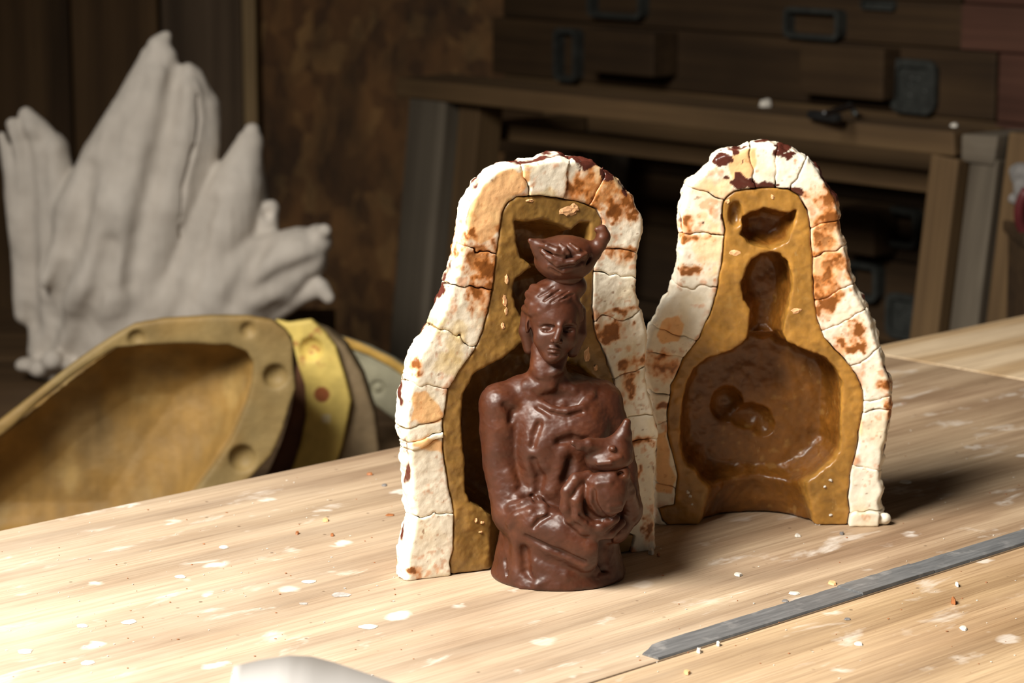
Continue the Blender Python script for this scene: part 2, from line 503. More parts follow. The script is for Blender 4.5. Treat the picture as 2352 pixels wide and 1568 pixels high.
def bench_mat(name, dark, mid, light, paint=1.0, fresh=False, gs=1.0, dust=0.0):
    m, nt, b = new_mat(name)
    v = obj_coord(nt)
    warp = noise_tex(nt, v, 1.0, 2, 0.5, (1.5, 9, 9))
    # broad growth bands
    wv = N(nt, 'ShaderNodeTexWave', wave_type='BANDS', bands_direction='Y', wave_profile='SIN')
    mp = N(nt, 'ShaderNodeMapping'); mp.inputs['Scale'].default_value = (0.55, 6.0 * gs, 1)
    nt.links.new(v, mp.inputs[0]); nt.links.new(mp.outputs[0], wv.inputs['Vector'])
    wv.inputs['Scale'].default_value = 0.9; wv.inputs['Distortion'].default_value = 16.0
    wv.inputs['Detail'].default_value = 3; wv.inputs['Detail Scale'].default_value = 0.55; wv.inputs['Detail Roughness'].default_value = 0.6
    grain = noise_tex(nt, v, 1.0, 5, 0.65, (6, 150, 40), 0.3)
    fine = noise_tex(nt, v, 1.0, 3, 0.6, (14, 620, 100))
    c = ramp(nt, [(0.12, dark), (0.5, mid), (0.85, light)], wv.outputs['Fac'])
    c = mix(nt, 0.75, c, ramp(nt, [(0.3, (0.68, 0.63, 0.58)), (0.62, (1.08, 1.07, 1.06))], grain), 'MULTIPLY')
    c = mix(nt, 0.55, c, ramp(nt, [(0.32, (0.6, 0.52, 0.46)), (0.5, (1.05, 1.05, 1.05))], fine), 'MULTIPLY')
    if not fresh:
        # long darker worn patches
        pat = noise_tex(nt, v, 1.0, 4, 0.6, (3.2, 11, 5))
        c = mix(nt, 0.75, c, ramp(nt, [(0.33, (0.70, 0.60, 0.55)), (0.62, (1.1, 1.09, 1.07))], pat), 'MULTIPLY')
        # plaster dust, paler leftwards, with the washed-out bright light put in the colour
        sp = N(nt, 'ShaderNodeSeparateXYZ'); nt.links.new(v, sp.inputs[0])
        dn = noise_tex(nt, v, 1.0, 4, 0.6, (7, 16, 10))
        ma = N(nt, 'ShaderNodeMath', operation='MULTIPLY_ADD'); ma.inputs[1].default_value = -1.6; ma.inputs[2].default_value = dust
        nt.links.new(sp.outputs[0], ma.inputs[0])
        mb = N(nt, 'ShaderNodeMath', operation='MULTIPLY'); mb.use_clamp = True
        nt.links.new(ma.outputs[0], mb.inputs[0]); nt.links.new(ramp(nt, [(0.25, (0.25,) * 3), (0.7, (0.85,) * 3)], dn), mb.inputs[1])
        c = mix(nt, mb.outputs[0], c, (0.68, 0.595, 0.475))
        # white plaster smears, drips and dust
        sm = noise_tex(nt, v, 1.0, 5, 0.6, (16, 42, 20), 0.4)
        c = mix(nt, ramp(nt, [(0.60, (0, 0, 0)), (0.72, (0.6 * paint,) * 3)], sm), c, (0.84, 0.80, 0.74))
        vo = N(nt, 'ShaderNodeTexVoronoi', feature='F1'); vo.inputs['Scale'].default_value = 1.0
        vo.inputs['Randomness'].default_value = 1.0
        mp2 = N(nt, 'ShaderNodeMapping'); mp2.inputs['Scale'].default_value = (26, 34, 30)
        nt.links.new(v, mp2.inputs[0])
        wj = N(nt, 'ShaderNodeVectorMath', operation='ADD'); ws = N(nt, 'ShaderNodeVectorMath', operation='SCALE'); ws.inputs['Scale'].default_value = 0.5
        nt.links.new(noise_tex(nt, v, 90, 2), ws.inputs[0]); nt.links.new(mp2.outputs[0], wj.inputs[0]); nt.links.new(ws.outputs[0], wj.inputs[1])
        nt.links.new(wj.outputs[0], vo.inputs['Vector'])
        cs = N(nt, 'ShaderNodeSeparateColor'); nt.links.new(vo.outputs['Color'], cs.inputs[0])
        mth = N(nt, 'ShaderNodeMath', operation='MULTIPLY'); 
        nt.links.new(ramp(nt, [(0.14, (1, 1, 1)), (0.24, (0, 0, 0))], vo.outputs['Distance']), mth.inputs[0])
        nt.links.new(ramp(nt, [(0.58, (0, 0, 0)), (0.72, (0.6 * paint,) * 3)], cs.outputs[0]), mth.inputs[1])
        c = mix(nt, mth.outputs[0], c, (0.88, 0.85, 0.80))
        # dark ground-in specks
        vs2 = N(nt, 'ShaderNodeTexVoronoi'); vs2.inputs['Scale'].default_value = 95
        nt.links.new(v, vs2.inputs['Vector'])
        cs2 = N(nt, 'ShaderNodeSeparateColor'); nt.links.new(vs2.outputs['Color'], cs2.inputs[0])
        mt2 = N(nt, 'ShaderNodeMath', operation='MULTIPLY')
        nt.links.new(ramp(nt, [(0.07, (1, 1, 1)), (0.13, (0, 0, 0))], vs2.outputs['Distance']), mt2.inputs[0])
        nt.links.new(ramp(nt, [(0.82, (0, 0, 0)), (0.9, (0.8, 0.8, 0.8))], cs2.outputs[1]), mt2.inputs[1])
        c = mix(nt, mt2.outputs[0], c, (0.12, 0.075, 0.045))
        # scratches across and along the board
        for rot, loc in ((1.45, (0, 0, 0)), (0.25, (3, 1, 0))):
            mp3 = N(nt, 'ShaderNodeMapping'); mp3.inputs['Rotation'].default_value = (0, 0, rot); mp3.inputs['Scale'].default_value = (2.2, 75, 1); mp3.inputs['Location'].default_value = loc
            nt.links.new(v, mp3.inputs[0])
            ns = N(nt, 'ShaderNodeTexNoise'); ns.inputs['Scale'].default_value = 1.0; ns.inputs['Detail'].default_value = 1
            nt.links.new(mp3.outputs[0], ns.inputs['Vector'])
            c = mix(nt, ramp(nt, [(0.76, (0, 0, 0)), (0.80, (0.4,) * 3)], ns.outputs['Fac']), c, (0.80, 0.72, 0.60))
    c = mix(nt, 0.42, c, ramp(nt, [(0.36, (0.70, 0.64, 0.58)), (0.56, (1.08, 1.08, 1.08))], noise_tex(nt, v, 1.0, 4, 0.7, (9, 330, 60), 0.5, (2, 5, 1))), 'MULTIPLY')
    nt.links.new(c, b.inputs['Base Color'])
    b.inputs['Roughness'].default_value = 0.55
    b.inputs['Specular IOR Level'].default_value = 0.35
    bump(nt, b, fine, 0.25, 0.0006)
    return m
M_bA = bench_mat('worn_bench_board', (0.345, 0.25, 0.162), (0.41, 0.308, 0.205), (0.48, 0.37, 0.253), dust=0.34)
M_bB = bench_mat('yellowed_bench_board', (0.37, 0.26, 0.148), (0.45, 0.325, 0.19), (0.52, 0.385, 0.236), 0.8, gs=0.8, dust=-0.5)
M_bC = bench_mat('fresh_plywood', (0.56, 0.40, 0.23), (0.68, 0.52, 0.33), (0.74, 0.59, 0.40), fresh=True, gs=0.9)
M_leg = wood_mat('bench_softwood', (0.20, 0.13, 0.07), (0.33, 0.22, 0.12), (0.42, 0.30, 0.18), 0.6, axis=2)

def bench_box(name, x0, x1, y0, y1, z0, z1, mat, bevel=0.0008, label=None):
    o = link(name, box_mesh(name, (x1 - x0, y1 - y0, z1 - z0), bevel), mat, bench)
    o.location = ((x0 + x1) / 2, (y0 + y1) / 2, (z0 + z1) / 2)
    if label: o['label'] = label
    return o
bench_box('board', -0.55, XR - 0.0006, WJ + 0.0008, 0, -0.018, 0, M_bA, label='worn pale board with plaster stains')
bench_box('board', -0.55, 1.75, WJ - 0.42, WJ - 0.0008, -0.018, 0, M_bB, label='yellowish front board')
bench_box('board', XR + 0.0006, 1.75, WJ + 0.0008, 0, -0.018, 0.0002, M_bC, label='fresh light plywood board')
for y in (-0.03, WJ - 0.39):
    bench_box('rail', -0.5, 1.7, y - 0.02, y + 0.02, -0.11, -0.0185, M_leg)
for x in (-0.48, 1.66):
    bench_box('rail', x - 0.02, x + 0.02, WJ - 0.365, -0.055, -0.11, -0.0185, M_leg)
    for y in (-0.085, WJ - 0.335):
        bench_box('leg', x - 0.035 + (0.06 if x < 0 else -0.06), x + 0.035 + (0.06 if x < 0 else -0.06), y - 0.03, y + 0.03, FLOOR_Z, -0.0185, M_leg)

# thin steel strip let into the joint
def strip_mat():
    m, nt, b = new_mat('grey_steel_strip')
    v = obj_coord(nt)
    g = noise_tex(nt, v, 1.0, 4, 0.6, (40, 400, 40))
    c = ramp(nt, [(0.3, (0.12, 0.125, 0.13)), (0.6, (0.19, 0.195, 0.20)), (0.8, (0.27, 0.275, 0.28))], g)
    d = noise_tex(nt, v, 55, 5, 0.65)
    c = mix(nt, ramp(nt, [(0.56, (0, 0, 0)), (0.74, (0.7,) * 3)], d), c, (0.42, 0.41, 0.40))
    nt.links.new(c, b.inputs['Base Color'])
    b.inputs['Metallic'].default_value = 0.25
    b.inputs['Roughness'].default_value = 0.5
    bump(nt, b, d, 0.25, 0.0006)
    return m
M_strip = strip_mat()
sx = [bl(p, q)[0] for p, q in ((1502, 1512), (1984, 1369), (2152, 1317), (2352, 1255))]
segs = [(sx[0], sx[1], 0.0), (sx[1] + 0.0007, sx[2], 0.0007), (sx[2] + 0.0007, sx[3] + 0.25, 0.0003)]
SW = 0.021
for i, (a, b_, dz) in enumerate(segs):
    bm = bmesh.new()
    n = 24
    top = []
    for j in range(n + 1):
        t = j / n; x = a + (b_ - a) * t
        rr = random.Random(i * 100 + j)
        wob = rr.uniform(-0.0004, 0.0004)
        w = SW
        if i == 0: w = SW * (0.62 + 0.38 * min(1, t / 0.10)) if t < 0.1 else SW
        y0 = WJ + 0.0012; y1 = WJ + w + wob
        z = 0.0012 + dz
        top.append([bm.verts.new((x, y0, 0.0001)), bm.verts.new((x, y0 + 0.0006, z)), bm.verts.new((x, y1 - 0.0006, z)), bm.verts.new((x, y1, 0.0001))])
    for p, q in zip(top[:-1], top[1:]):
        for k in range(3): bm.faces.new((p[k], q[k], q[k + 1], p[k + 1]))
        bm.faces.new((p[3], q[3], q[0], p[0]))
    bm.faces.new(top[0]); bm.faces.new(top[-1][::-1])
    bmesh.ops.recalc_face_normals(bm, faces=bm.faces[:])
    me = bpy.data.meshes.new('steel_strip'); bm.to_mesh(me); bm.free()
    o = link('steel_strip', me, M_strip, bench)
    if i == 0: o['label'] = 'thin grey steel strip along the joint'

# ================================================================== MOULD HALVES
M_plaster = vcol_mat('stained_plaster', 0.55, 0.4, rough_attr=True, nscale=160, bstr=0.3, bdist=0.0005, var=0.10)
def rubber_mat():
    m, nt, b = new_mat('amber_rubber')
    at = N(nt, 'ShaderNodeVertexColor'); at.layer_name = 'Col'
    v = obj_coord(nt)
    n = noise_tex(nt, v, 70, 5, 0.65)
    c = mix(nt, 1.0, at.outputs['Color'], ramp(nt, [(0.25, (0.72, 0.68, 0.6)), (0.75, (1.25, 1.22, 1.15))], n), 'MULTIPLY')
    sc = noise_tex(nt, v, 1.0, 3, 0.7, (260, 260, 60), 1.5)
    c = mix(nt, ramp(nt, [(0.66, (0, 0, 0)), (0.80, (0.5,) * 3)], sc), c, (0.55, 0.40, 0.20))
    nt.links.new(c, b.inputs['Base Color'])
    b.inputs['Roughness'].default_value = 0.36
    b.inputs['Specular IOR Level'].default_value = 0.5
    b.inputs['Subsurface Weight'].default_value = 0.35
    b.inputs['Subsurface Radius'].default_value = (1.0, 0.5, 0.12)
    b.inputs['Subsurface Scale'].default_value = 0.004
    bump(nt, b, noise_tex(nt, v, 240, 4, 0.65), 0.28, 0.0008)
    return m
M_rubber = rubber_mat()
CREAM = np.array([0.80, 0.735, 0.60]); PEACH = np.array([0.80, 0.47, 0.22]); RUST = np.array([0.38, 0.125, 0.025])
WAX = np.array([0.075, 0.02, 0.013]); YELL = np.array([0.62, 0.46, 0.20])
AMBER = np.array([0.33, 0.17, 0.034]); AMBER_SHADE = np.array([0.17, 0.066, 0.009])

def catmull(P, n=6):
    P = np.asarray(P, float); out = []
    L = len(P)
    for i in range(L - 1):
        p0, p1, p2, p3 = P[max(i - 1, 0)], P[i], P[i + 1], P[min(i + 2, L - 1)]
        for j in range(n):
            t = j / n
            out.append(0.5 * ((2 * p1) + (-p0 + p2) * t + (2 * p0 - 5 * p1 + 4 * p2 - p3) * t * t + (-p0 + 3 * p1 - 3 * p2 + p3) * t ** 3))
    out.append(P[-1])
    return np.array(out)

class MouldHalf:
    def __init__(s, name, left_px, right_px, label, h=0.75):
        A = at_z(*left_px); B = at_z(*right_px)
        s.o = A; u = B - A; u[2] = 0; u /= np.linalg.norm(u)
        s.u = u; s.w = np.array([-u[1], u[0], 0.0])       # w: away from the parting face, into the body
        s.h = h
        s.root = empty(name, A, (0, 0, math.atan2(u[1], u[0])))
        tag(s.root, label, 'mould half', 'two halves of the opened mould')
    def uv(s, px, py, w=0.0):
        p = on_plane(px, py, s.o + s.w * w / 1000.0, s.w) - s.o
        return float(p @ s.u) * 1000, float(p[2]) * 1000
    def poly(s, pts): return np.array([s.uv(*p) for p in pts])
    def setup(s, outer, rubber, depth):
        s.outer = s.poly(outer); s.rub = s.poly(rubber)
        s.lo = np.array([s.outer[:, 0].min() - 8, -2.0, -5.0]); s.hi = np.array([s.outer[:, 0].max() + 8, s.outer[:, 1].max() + 8, depth + 4.0])
        s.n = np.ceil((s.hi - s.lo) / s.h).astype(int) + 1
        s.U = (s.lo[0] + np.arange(s.n[0]) * s.h).astype(np.float32)[:, None]
        s.V = (s.lo[1] + np.arange(s.n[1]) * s.h).astype(np.float32)[None, :]
        s.Wv = (s.lo[2] + np.arange(s.n[2]) * s.h).astype(np.float32)
        s.depth = depth
        ext = lambda P: np.vstack([P, [[P[-1, 0], -120], [P[0, 0], -120]]])
        s.sdo = poly_sd(s.U, s.V, ext(s.outer)); s.sdr = poly_sd(s.U, s.V, ext(s.rub))
        G3 = np.stack(np.broadcast_arrays(s.U, s.V, np.float32(0)), -1).reshape(-1, 3)
        s.wobble = (0.9 * fbm(G3, 9.0, 77, 3) + 0.4 * fbm(G3, 2.5, 79, 2)).reshape(s.sdr.shape)
        s.sdr = s.sdr + 0.7 * s.wobble
        s.sdo = s.sdo + 1.2 * (fbm(G3, 7.0, 91, 3)).reshape(s.sdr.shape)
        D, R = depth, 40.0
        w = np.clip(s.Wv, 0, D * 0.999)
        s.fo = R * (1 - np.sqrt(1 - (w / D) ** 2)) - 3.0 * np.exp(-((w - 11) / 8.0) ** 2) + 1.6 * np.exp(-w / 1.6)
        Dr = D - 9
        w = np.clip(s.Wv, 0, Dr * 0.999)
        s.fr = 20.0 * (1 - np.sqrt(1 - (w / Dr) ** 2))
        s.Z = s.Wv[None, None, :]
    def shell(s, face=0.0):
        d = s.sdo[:, :, None] + s.fo[None, None, :]
        d = smax(d, face - s.Z, 1.0)
        d = np.maximum(d, s.Z - s.depth)
        d = smax(d, -(s.V[:, :, None] * 1.0) + 0 * d, 1.0)
        inner = np.maximum(s.sdr[:, :, None] + s.fr[None, None, :] - 0.35, s.Z - (s.depth - 8.5))
        return smax(d, -inner, 0.8)
    def carve_poly(s, d, pts, D, R, k=2.5, z0=0.0):
        sd = poly_sd(s.U, s.V, s.poly(pts)) + 0.8 * s.wobble[::-1, :]
        w = np.clip(s.Wv, 0, D * 0.999)
        f = R * (1 - np.sqrt(1 - (w / D) ** 2))
        c = np.maximum(sd[:, :, None] + f[None, None, :], s.Z - D)
        return smax(d, -c, k)
    def carve_ell(s, d, c, r, k=2.0):
        X = s.U[:, :, None] - c[0]; Y = s.V[:, :, None] - c[1]; Z = s.Z - c[2]
        k0 = np.sqrt((X / r[0]) ** 2 + (Y / r[1]) ** 2 + (Z / r[2]) ** 2)
        return smax(d, -((k0 - 1) * min(r)), k)
    def liner(s, face=0.8):
        d = s.sdr[:, :, None] + s.fr[None, None, :]
        d = smax(d, face - s.Z, 1.6)
        d = np.maximum(d, s.Z - (s.depth - 9))
        return np.maximum(d, -(s.V[:, :, None]) + 0.4)
    def to_mesh(s, name, d, off, paint, mat, amp=0.0, part=None):
        V, Q = surface_nets(d.astype(np.float32), off, s.h)
        V = relax(V, Q, 2, 0.5)
        nr = normals(V, Q)
        V, C = paint(V, nr)
        V[:, 1] = np.maximum(V[:, 1], 0.15)
        L = np.stack([V[:, 0], V[:, 2], V[:, 1]], 1) / 1000.0      # local x = u, y = w, z = v
        Q = Q[:, ::-1]
        o = link(name, np_mesh(name, L, Q, C), mat, s.root)
        return o
    def pieces(s, mid, cuts, offs, paint, wob=6.0):
        """break the plaster shell along its cracks"""
        M = catmull(s.poly(mid), 6)
        seg = np.linalg.norm(np.diff(M, axis=0), axis=1); cum = np.concatenate([[0], np.cumsum(seg)])
        G = np.stack(np.broadcast_arrays(s.U, s.V), -1).reshape(-1, 2)
        best = np.full(len(G), 1e9, np.float32); sp = np.zeros(len(G), np.float32)
        for i in range(len(M) - 1):
            e = M[i + 1] - M[i]; Ls = float(e @ e) + 1e-9
            t = ((G - M[i]) @ e) / Ls
            tc = np.clip(t, 0, 1)
            q = ((G - M[i] - tc[:, None] * e) ** 2).sum(1)
            m = q < best
            best[m] = q[m]; sp[m] = (cum[i] + tc * seg[i])[m]
        P3 = np.concatenate([G, np.zeros((len(G), 1))], 1)
        sp = sp + wob * fbm(P3, 18.0, 5, 3) + 1.3 * fbm(P3, 5.0, 9, 3)
        S = sp.reshape(s.sdo.shape)
        cs = []
        for c in cuts:
            p = np.array(s.uv(*c)); 
            dd = [(((p - M[i]) ** 2).sum(), cum[i]) for i in range(len(M))]
            cs.append(min(dd)[1])
        cs = [-1e3] + sorted(cs) + [1e5]
        out = []
        for i in range(len(cs) - 1):
            a, b = cs[i], cs[i + 1]
            cut2 = np.maximum(a - S, S - b) + 0.10
            reg = (cut2 < 4) & (s.sdo < 6)
            if not reg.any(): continue
            ix = np.argwhere(reg)
            i0, j0 = np.maximum(ix.min(0) - 2, 0); i1, j1 = ix.max(0) + 3
            sl = (slice(i0, i1), slice(j0, j1))
            sv = s.sdo, s.sdr, s.U, s.V
            s.sdo, s.sdr, s.U, s.V = s.sdo[sl], s.sdr[sl], s.U[i0:i1], s.V[:, j0:j1]
            d = smax(s.shell(offs[i % len(offs)]), cut2[sl][:, :, None] + 0 * s.Z, 0.35)
            s.sdo, s.sdr, s.U, s.V = sv
            if not (d < 0).any(): continue
            off = (s.lo[0] + i0 * s.h, s.lo[1] + j0 * s.h, s.lo[2])
            s.to_mesh('plaster_piece', d, off, lambda V, nr, i=i: paint(V, nr, i), M_plaster)
        return cs

def paint_plaster(mould, blobs, peach_polys, topwax, seed):
    """stains keep their own shapes: peach clay patches, rust-brown wax seepage, spilled dark wax outside"""
    B = [(np.array(mould.uv(x, y)), rx * 0.25, ry * 0.25, t) for x, y, rx, ry, t in sorted(blobs, key=lambda q: 'cpyrw'.index(q[4]))]
    PP = [mould.poly(p) for p in peach_polys]
    def f(V, nr, i):
        P = V.copy()
        outside = sstep(1.5, 4.0, V[:, 2])
        rough = fbm(P, 9.0, seed, 3); fine = fbm(P, 3.0, seed + 3, 3)
        disp = (0.22 * fine + 0.45 * rough) * (1 - outside) + (2.6 * rough + 0.7 * fine) * outside
        inner = sstep(-1.5, 1.0, -poly_sd(V[:, 0], V[:, 1], np.vstack([mould.rub, [[mould.rub[-1, 0], -120], [mould.rub[0, 0], -120]]])))
        V = V + nr * (disp * (1 - inner))[:, None]
        C = np.tile(CREAM, (len(V), 1)) * (1 + 0.05 * rough[:, None])
        R = np.full(len(V), 0.55)
        def lay(m, c, r):
            nonlocal C, R
            C = C * (1 - m[:, None]) + c * m[:, None]; R = R * (1 - m) + r * m
        wobU = V[:, 0] + 2.2 * fbm(P, 6.0, seed + 11, 2); wobV = V[:, 1] + 2.2 * fbm(P, 6.0, seed + 17, 2)
        for poly in PP:
            lay(sstep(0.6, -0.6, poly_sd(wobU, wobV, poly)) * (1 - outside), PEACH * 1.0, 0.65)
        n1 = fbm(P, 7.0, seed + 21, 4); n2 = fbm(P, 16.0, seed + 31, 3)
        n3 = fbm(P, 3.2, seed + 61, 4)
        # faint all-over yellowing and speckle
        lay(sstep(0.05, 0.6, n2) * 0.30, YELL, 0.5)
        lay(sstep(0.30, 0.60, n1 + 0.3 * n3 + 0.15 * n2) * 0.55, RUST * 1.6, 0.4)
        lay(sstep(0.36, 0.55, n3) * 0.45, RUST * 1.2, 0.5)
        lay(sstep(0.62, 0.75, fbm(P, 2.6, seed + 71, 2)) * 0.7, RUST * 0.5, 0.5)
        edge = sstep(6.0, 0.0, np.abs(poly_sd(V[:, 0], V[:, 1], mould.rub)))
        lay(edge * sstep(0.0, 0.4, n1 + 0.3 * n3) * 0.6, RUST * 1.2, 0.4)
        for c, rx, ry, t in B:
            q = np.hypot((wobU - c[0]) / rx, (wobV - c[1]) / ry)
            m = sstep(0.45, -0.35, q - 1 + 0.8 * n1 + 0.5 * n3)
            if t == 'r':
                lay(m * 0.55, PEACH * np.array([.92, .8, .68]), 0.45)
                lay(sstep(0.30, -0.35, q - 0.75 + 1.0 * n1 + 1.0 * n3) * 0.9, RUST * 1.35, 0.35)
                lay(sstep(0.05, -0.25, q - 0.52 + 1.3 * n1 + 1.2 * n3) * 0.9, RUST * 0.5, 0.28)
            elif t == 'p': lay(m * 0.75, PEACH * np.array([1.0, 1.08, 1.15]), 0.6)
            elif t == 'y': lay(m * 0.6, YELL, 0.45)
            elif t == 'w': lay(sstep(0.12, -0.06, q - 0.9 + 0.9 * n1 + 0.7 * n3), WAX, 0.22)
            elif t == 'c': lay(m * 0.95, CREAM * 1.05, 0.5)
        # wax dribbles on the outside
        ow = outside * sstep(topwax - 30, topwax + 25, V[:, 1]) * sstep(-10, 60, V[:, 0] - mould.outer[:, 0].mean() + 30)
        lay(sstep(0.0, 0.16, n2 + 0.45 * n1 - 0.30 + 0.62 * ow) * sstep(0, 0.3, outside), WAX * 1.4, 0.25)
        return V, np.concatenate([np.clip(C, 0, 1), R[:, None]], 1)
    return f
def paint_rubber(seed, AMBER=AMBER, AMBER_SHADE=AMBER_SHADE):
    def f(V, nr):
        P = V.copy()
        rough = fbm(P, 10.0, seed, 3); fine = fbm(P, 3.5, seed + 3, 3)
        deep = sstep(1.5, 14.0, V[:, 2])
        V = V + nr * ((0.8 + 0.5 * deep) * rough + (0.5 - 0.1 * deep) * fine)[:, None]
        C = AMBER[None] * (1 - deep[:, None]) + AMBER_SHADE[None] * deep[:, None]  # shade of the hollows put into the colour, darker with depth
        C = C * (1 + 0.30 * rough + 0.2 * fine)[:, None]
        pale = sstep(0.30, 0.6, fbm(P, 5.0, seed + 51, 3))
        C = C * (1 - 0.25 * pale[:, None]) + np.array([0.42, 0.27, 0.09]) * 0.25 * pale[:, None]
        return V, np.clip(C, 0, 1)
    return f

# ---- half 1 (behind the statue)
m1 = MouldHalf('plaster_mould_half', (935, 1335), (1505, 1263), 'cream plaster mould half with amber rubber lining standing behind the brown statue')
out1 = [(936, 1334), (938, 1268), (958, 1195), (950, 1150), (945, 1057), (936, 1005), (936, 946), (940, 909), (952, 861), (966, 815), (984, 778), (1005, 747), (1026, 706), (1038, 661),
        (1052, 630), (1060, 595), (1072, 547), (1076, 506), (1085, 465), (1106, 430), (1134, 400), (1162, 384), (1195, 380), (1230, 372), (1295, 366), (1340, 370), (1375, 384),
        (1408, 406), (1432, 430), (1455, 456), (1474, 495), (1476, 533), (1467, 568), (1462, 613), (1462, 664), (1466, 706), (1478, 733), (1486, 761), (1487, 802), (1485, 840), (1485, 868),
        (1495, 916), (1502, 957), (1513, 998), (1508, 1042), (1506, 1086), (1503, 1146), (1503, 1190), (1505, 1227), (1505, 1263)]
rub1 = [(1040, 1330), (1034, 1290), (1043, 1264), (1045, 1175), (1035, 1134), (1026, 1079), (1019, 1027), (1019, 968), (1030, 894), (1056, 853), (1087, 809), (1111, 764), (1124, 716), (1135, 650), (1142, 595),
        (1150, 540), (1155, 492), (1170, 465), (1190, 452), (1240, 450), (1290, 457), (1340, 466), (1372, 480), (1386, 505), (1380, 540), (1370, 578), (1362, 630), (1362, 699), (1372, 778), (1390, 812), (1408, 857), (1420, 912),
        (1432, 960), (1440, 1010), (1445, 1060), (1447, 1120), (1442, 1180), (1440, 1225), (1458, 1232), (1450, 1268)]
m1.setup(out1, rub1, 55.0)
bl1 = [(1098, 595, 56, 66, 'r'), (1112, 655, 36, 66, 'r'), (1380, 440, 70, 48, 'r'), (1425, 470, 50, 46, 'r'), (1350, 425, 46, 40, 'r'), (1330, 440, 50, 30, 'r'), (1400, 400, 26, 16, 'w'), (1345, 375, 30, 14, 'w'), (1435, 425, 16, 22, 'w'),
       (1440, 590, 24, 20, 'r'), (1405, 575, 40, 12, 'r'), (1420, 715, 60, 8, 'r'), (1400, 760, 50, 26, 'r'), (1460, 830, 40, 14, 'r'), (1450, 880, 18, 40, 'r'), (1465, 1015, 40, 14, 'r'),
       (1050, 760, 20, 24, 'y'), (1045, 800, 20, 30, 'y'), (1020, 740, 16, 12, 'y'), (1036, 838, 36, 30, 'y'), (958, 1315, 16, 14, 'r'), (1490, 1215, 14, 40, 'r'), (960, 840, 10, 18, 'r'), (1400, 420, 60, 40, 'y'), (1240, 460, 60, 20, 'y'), (1000, 760, 26, 20, 'y'), (1470, 1085, 10, 12, 'r'), (1455, 1130, 10, 12, 'r')]
pp1 = [[(1085, 470), (1110, 432), (1140, 402), (1170, 390), (1222, 392), (1212, 430), (1200, 446), (1180, 458), (1165, 480), (1158, 500), (1150, 530), (1128, 545), (1105, 560), (1072, 548), (1074, 505)],
       [(945, 970), (948, 905), (975, 895), (1005, 920), (1015, 945), (1014, 968), (990, 972)], [(945, 1012), (1000, 1005), (1018, 1016), (1020, 1040), (985, 1030), (945, 1022)]]
mid1 = [(985, 1335), (992, 1230), (1000, 1100), (980, 1000), (985, 900), (1020, 810), (1072, 730), (1095, 630), (1112, 530), (1140, 450), (1200, 412), (1280, 408), (1350, 420), (1410, 460), (1428, 530), (1412, 640), (1420, 740), (1450, 860), (1468, 1000), (1472, 1120), (1475, 1265)]
cut1 = [(990, 1195), (985, 1022), (985, 998), (984, 972), (990, 880), (1045, 765), (1085, 660), (1095, 570), (1210, 412), (1305, 408), (1378, 440), (1420, 580), (1415, 635), (1425, 715), (1450, 850), (1468, 965), (1470, 1030)]
m1.pieces(mid1, cut1, [0.0, 0.3, -0.9, 0.5, 0.1, -0.3, 0.4, 0.0, 0.3, -0.7, 0.5, 0.0, 0.4, 0.0, 0.2, 0.1, 0.5, 0.0], paint_plaster(m1, bl1, pp1, 215, 3))
d = m1.liner()
d = m1.carve_poly(d, [(1186, 508), (1215, 512), (1250, 505), (1290, 520), (1315, 530), (1335, 512), (1356, 512), (1358, 545), (1345, 600), (1300, 640), (1230, 620), (1200, 590), (1188, 550)], 26, 12)
d = m1.carve_poly(d, [(1250, 610), (1215, 618), (1188, 645), (1180, 680), (1186, 705), (1205, 735), (1216, 770), (1214, 800), (1200, 830), (1300, 840), (1305, 800), (1320, 760), (1330, 690), (1318, 640), (1290, 615)], 32, 14)
d = m1.carve_poly(d, [(1200, 790), (1160, 822), (1121, 842), (1090, 862), (1068, 905), (1062, 960), (1064, 1010), (1070, 1070), (1073, 1130), (1080, 1152), (1110, 1168), (1150, 1200), (1170, 1240), (1400, 1240), (1412, 1150), (1420, 1060), (1412, 980), (1400, 920), (1380, 880), (1340, 846), (1300, 830), (1285, 800), (1230, 790)], 36, 14)
sb = at_z(1282, 1321)
sc_ = ((sb - m1.o) @ m1.u * 1000, 0, (sb - m1.o) @ m1.w * 1000)
print('statue in mould1 frame', sc_)
cyl = np.maximum(np.hypot(m1.U[:, :, None] - sc_[0], m1.Z - sc_[2]) - 41.0, m1.V[:, :, None] - 48)
d = smax(d, -cyl, 2.0)
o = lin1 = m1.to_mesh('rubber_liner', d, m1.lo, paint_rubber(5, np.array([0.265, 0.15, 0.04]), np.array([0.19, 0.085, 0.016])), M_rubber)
o['label'] = 'translucent amber rubber lining with hollow imprint'

# ---- half 2 (empty, to the right)
m2 = MouldHalf('plaster_mould_half', (1505, 1207), (2045, 1207), 'cream plaster mould half with empty amber rubber hollow, standing right of the statue')
out2 = [(1512, 1170), (1505, 1120), (1508, 1060), (1512, 1000), (1504, 950), (1500, 900), (1488, 860), (1485, 820), (1492, 777), (1500, 750), (1522, 707), (1551, 664), (1563, 631), (1566, 575), (1568, 514), (1574, 445), (1585, 424), (1615, 400), (1638, 378),
        (1645, 365), (1665, 356), (1690, 347), (1722, 337), (1752, 336), (1790, 341), (1820, 352), (1853, 370), (1874, 392), (1893, 424), (1918, 458), (1924, 492), (1929, 540), (1942, 575), (1948, 621), (1962, 661), (1984, 704), (1998, 728),
        (2012, 777), (2026, 836), (2040, 870), (2046, 919), (2040, 963), (2030, 1011), (2022, 1059), (2020, 1100), (2028, 1129), (2020, 1151), (2022, 1178), (2020, 1205)]
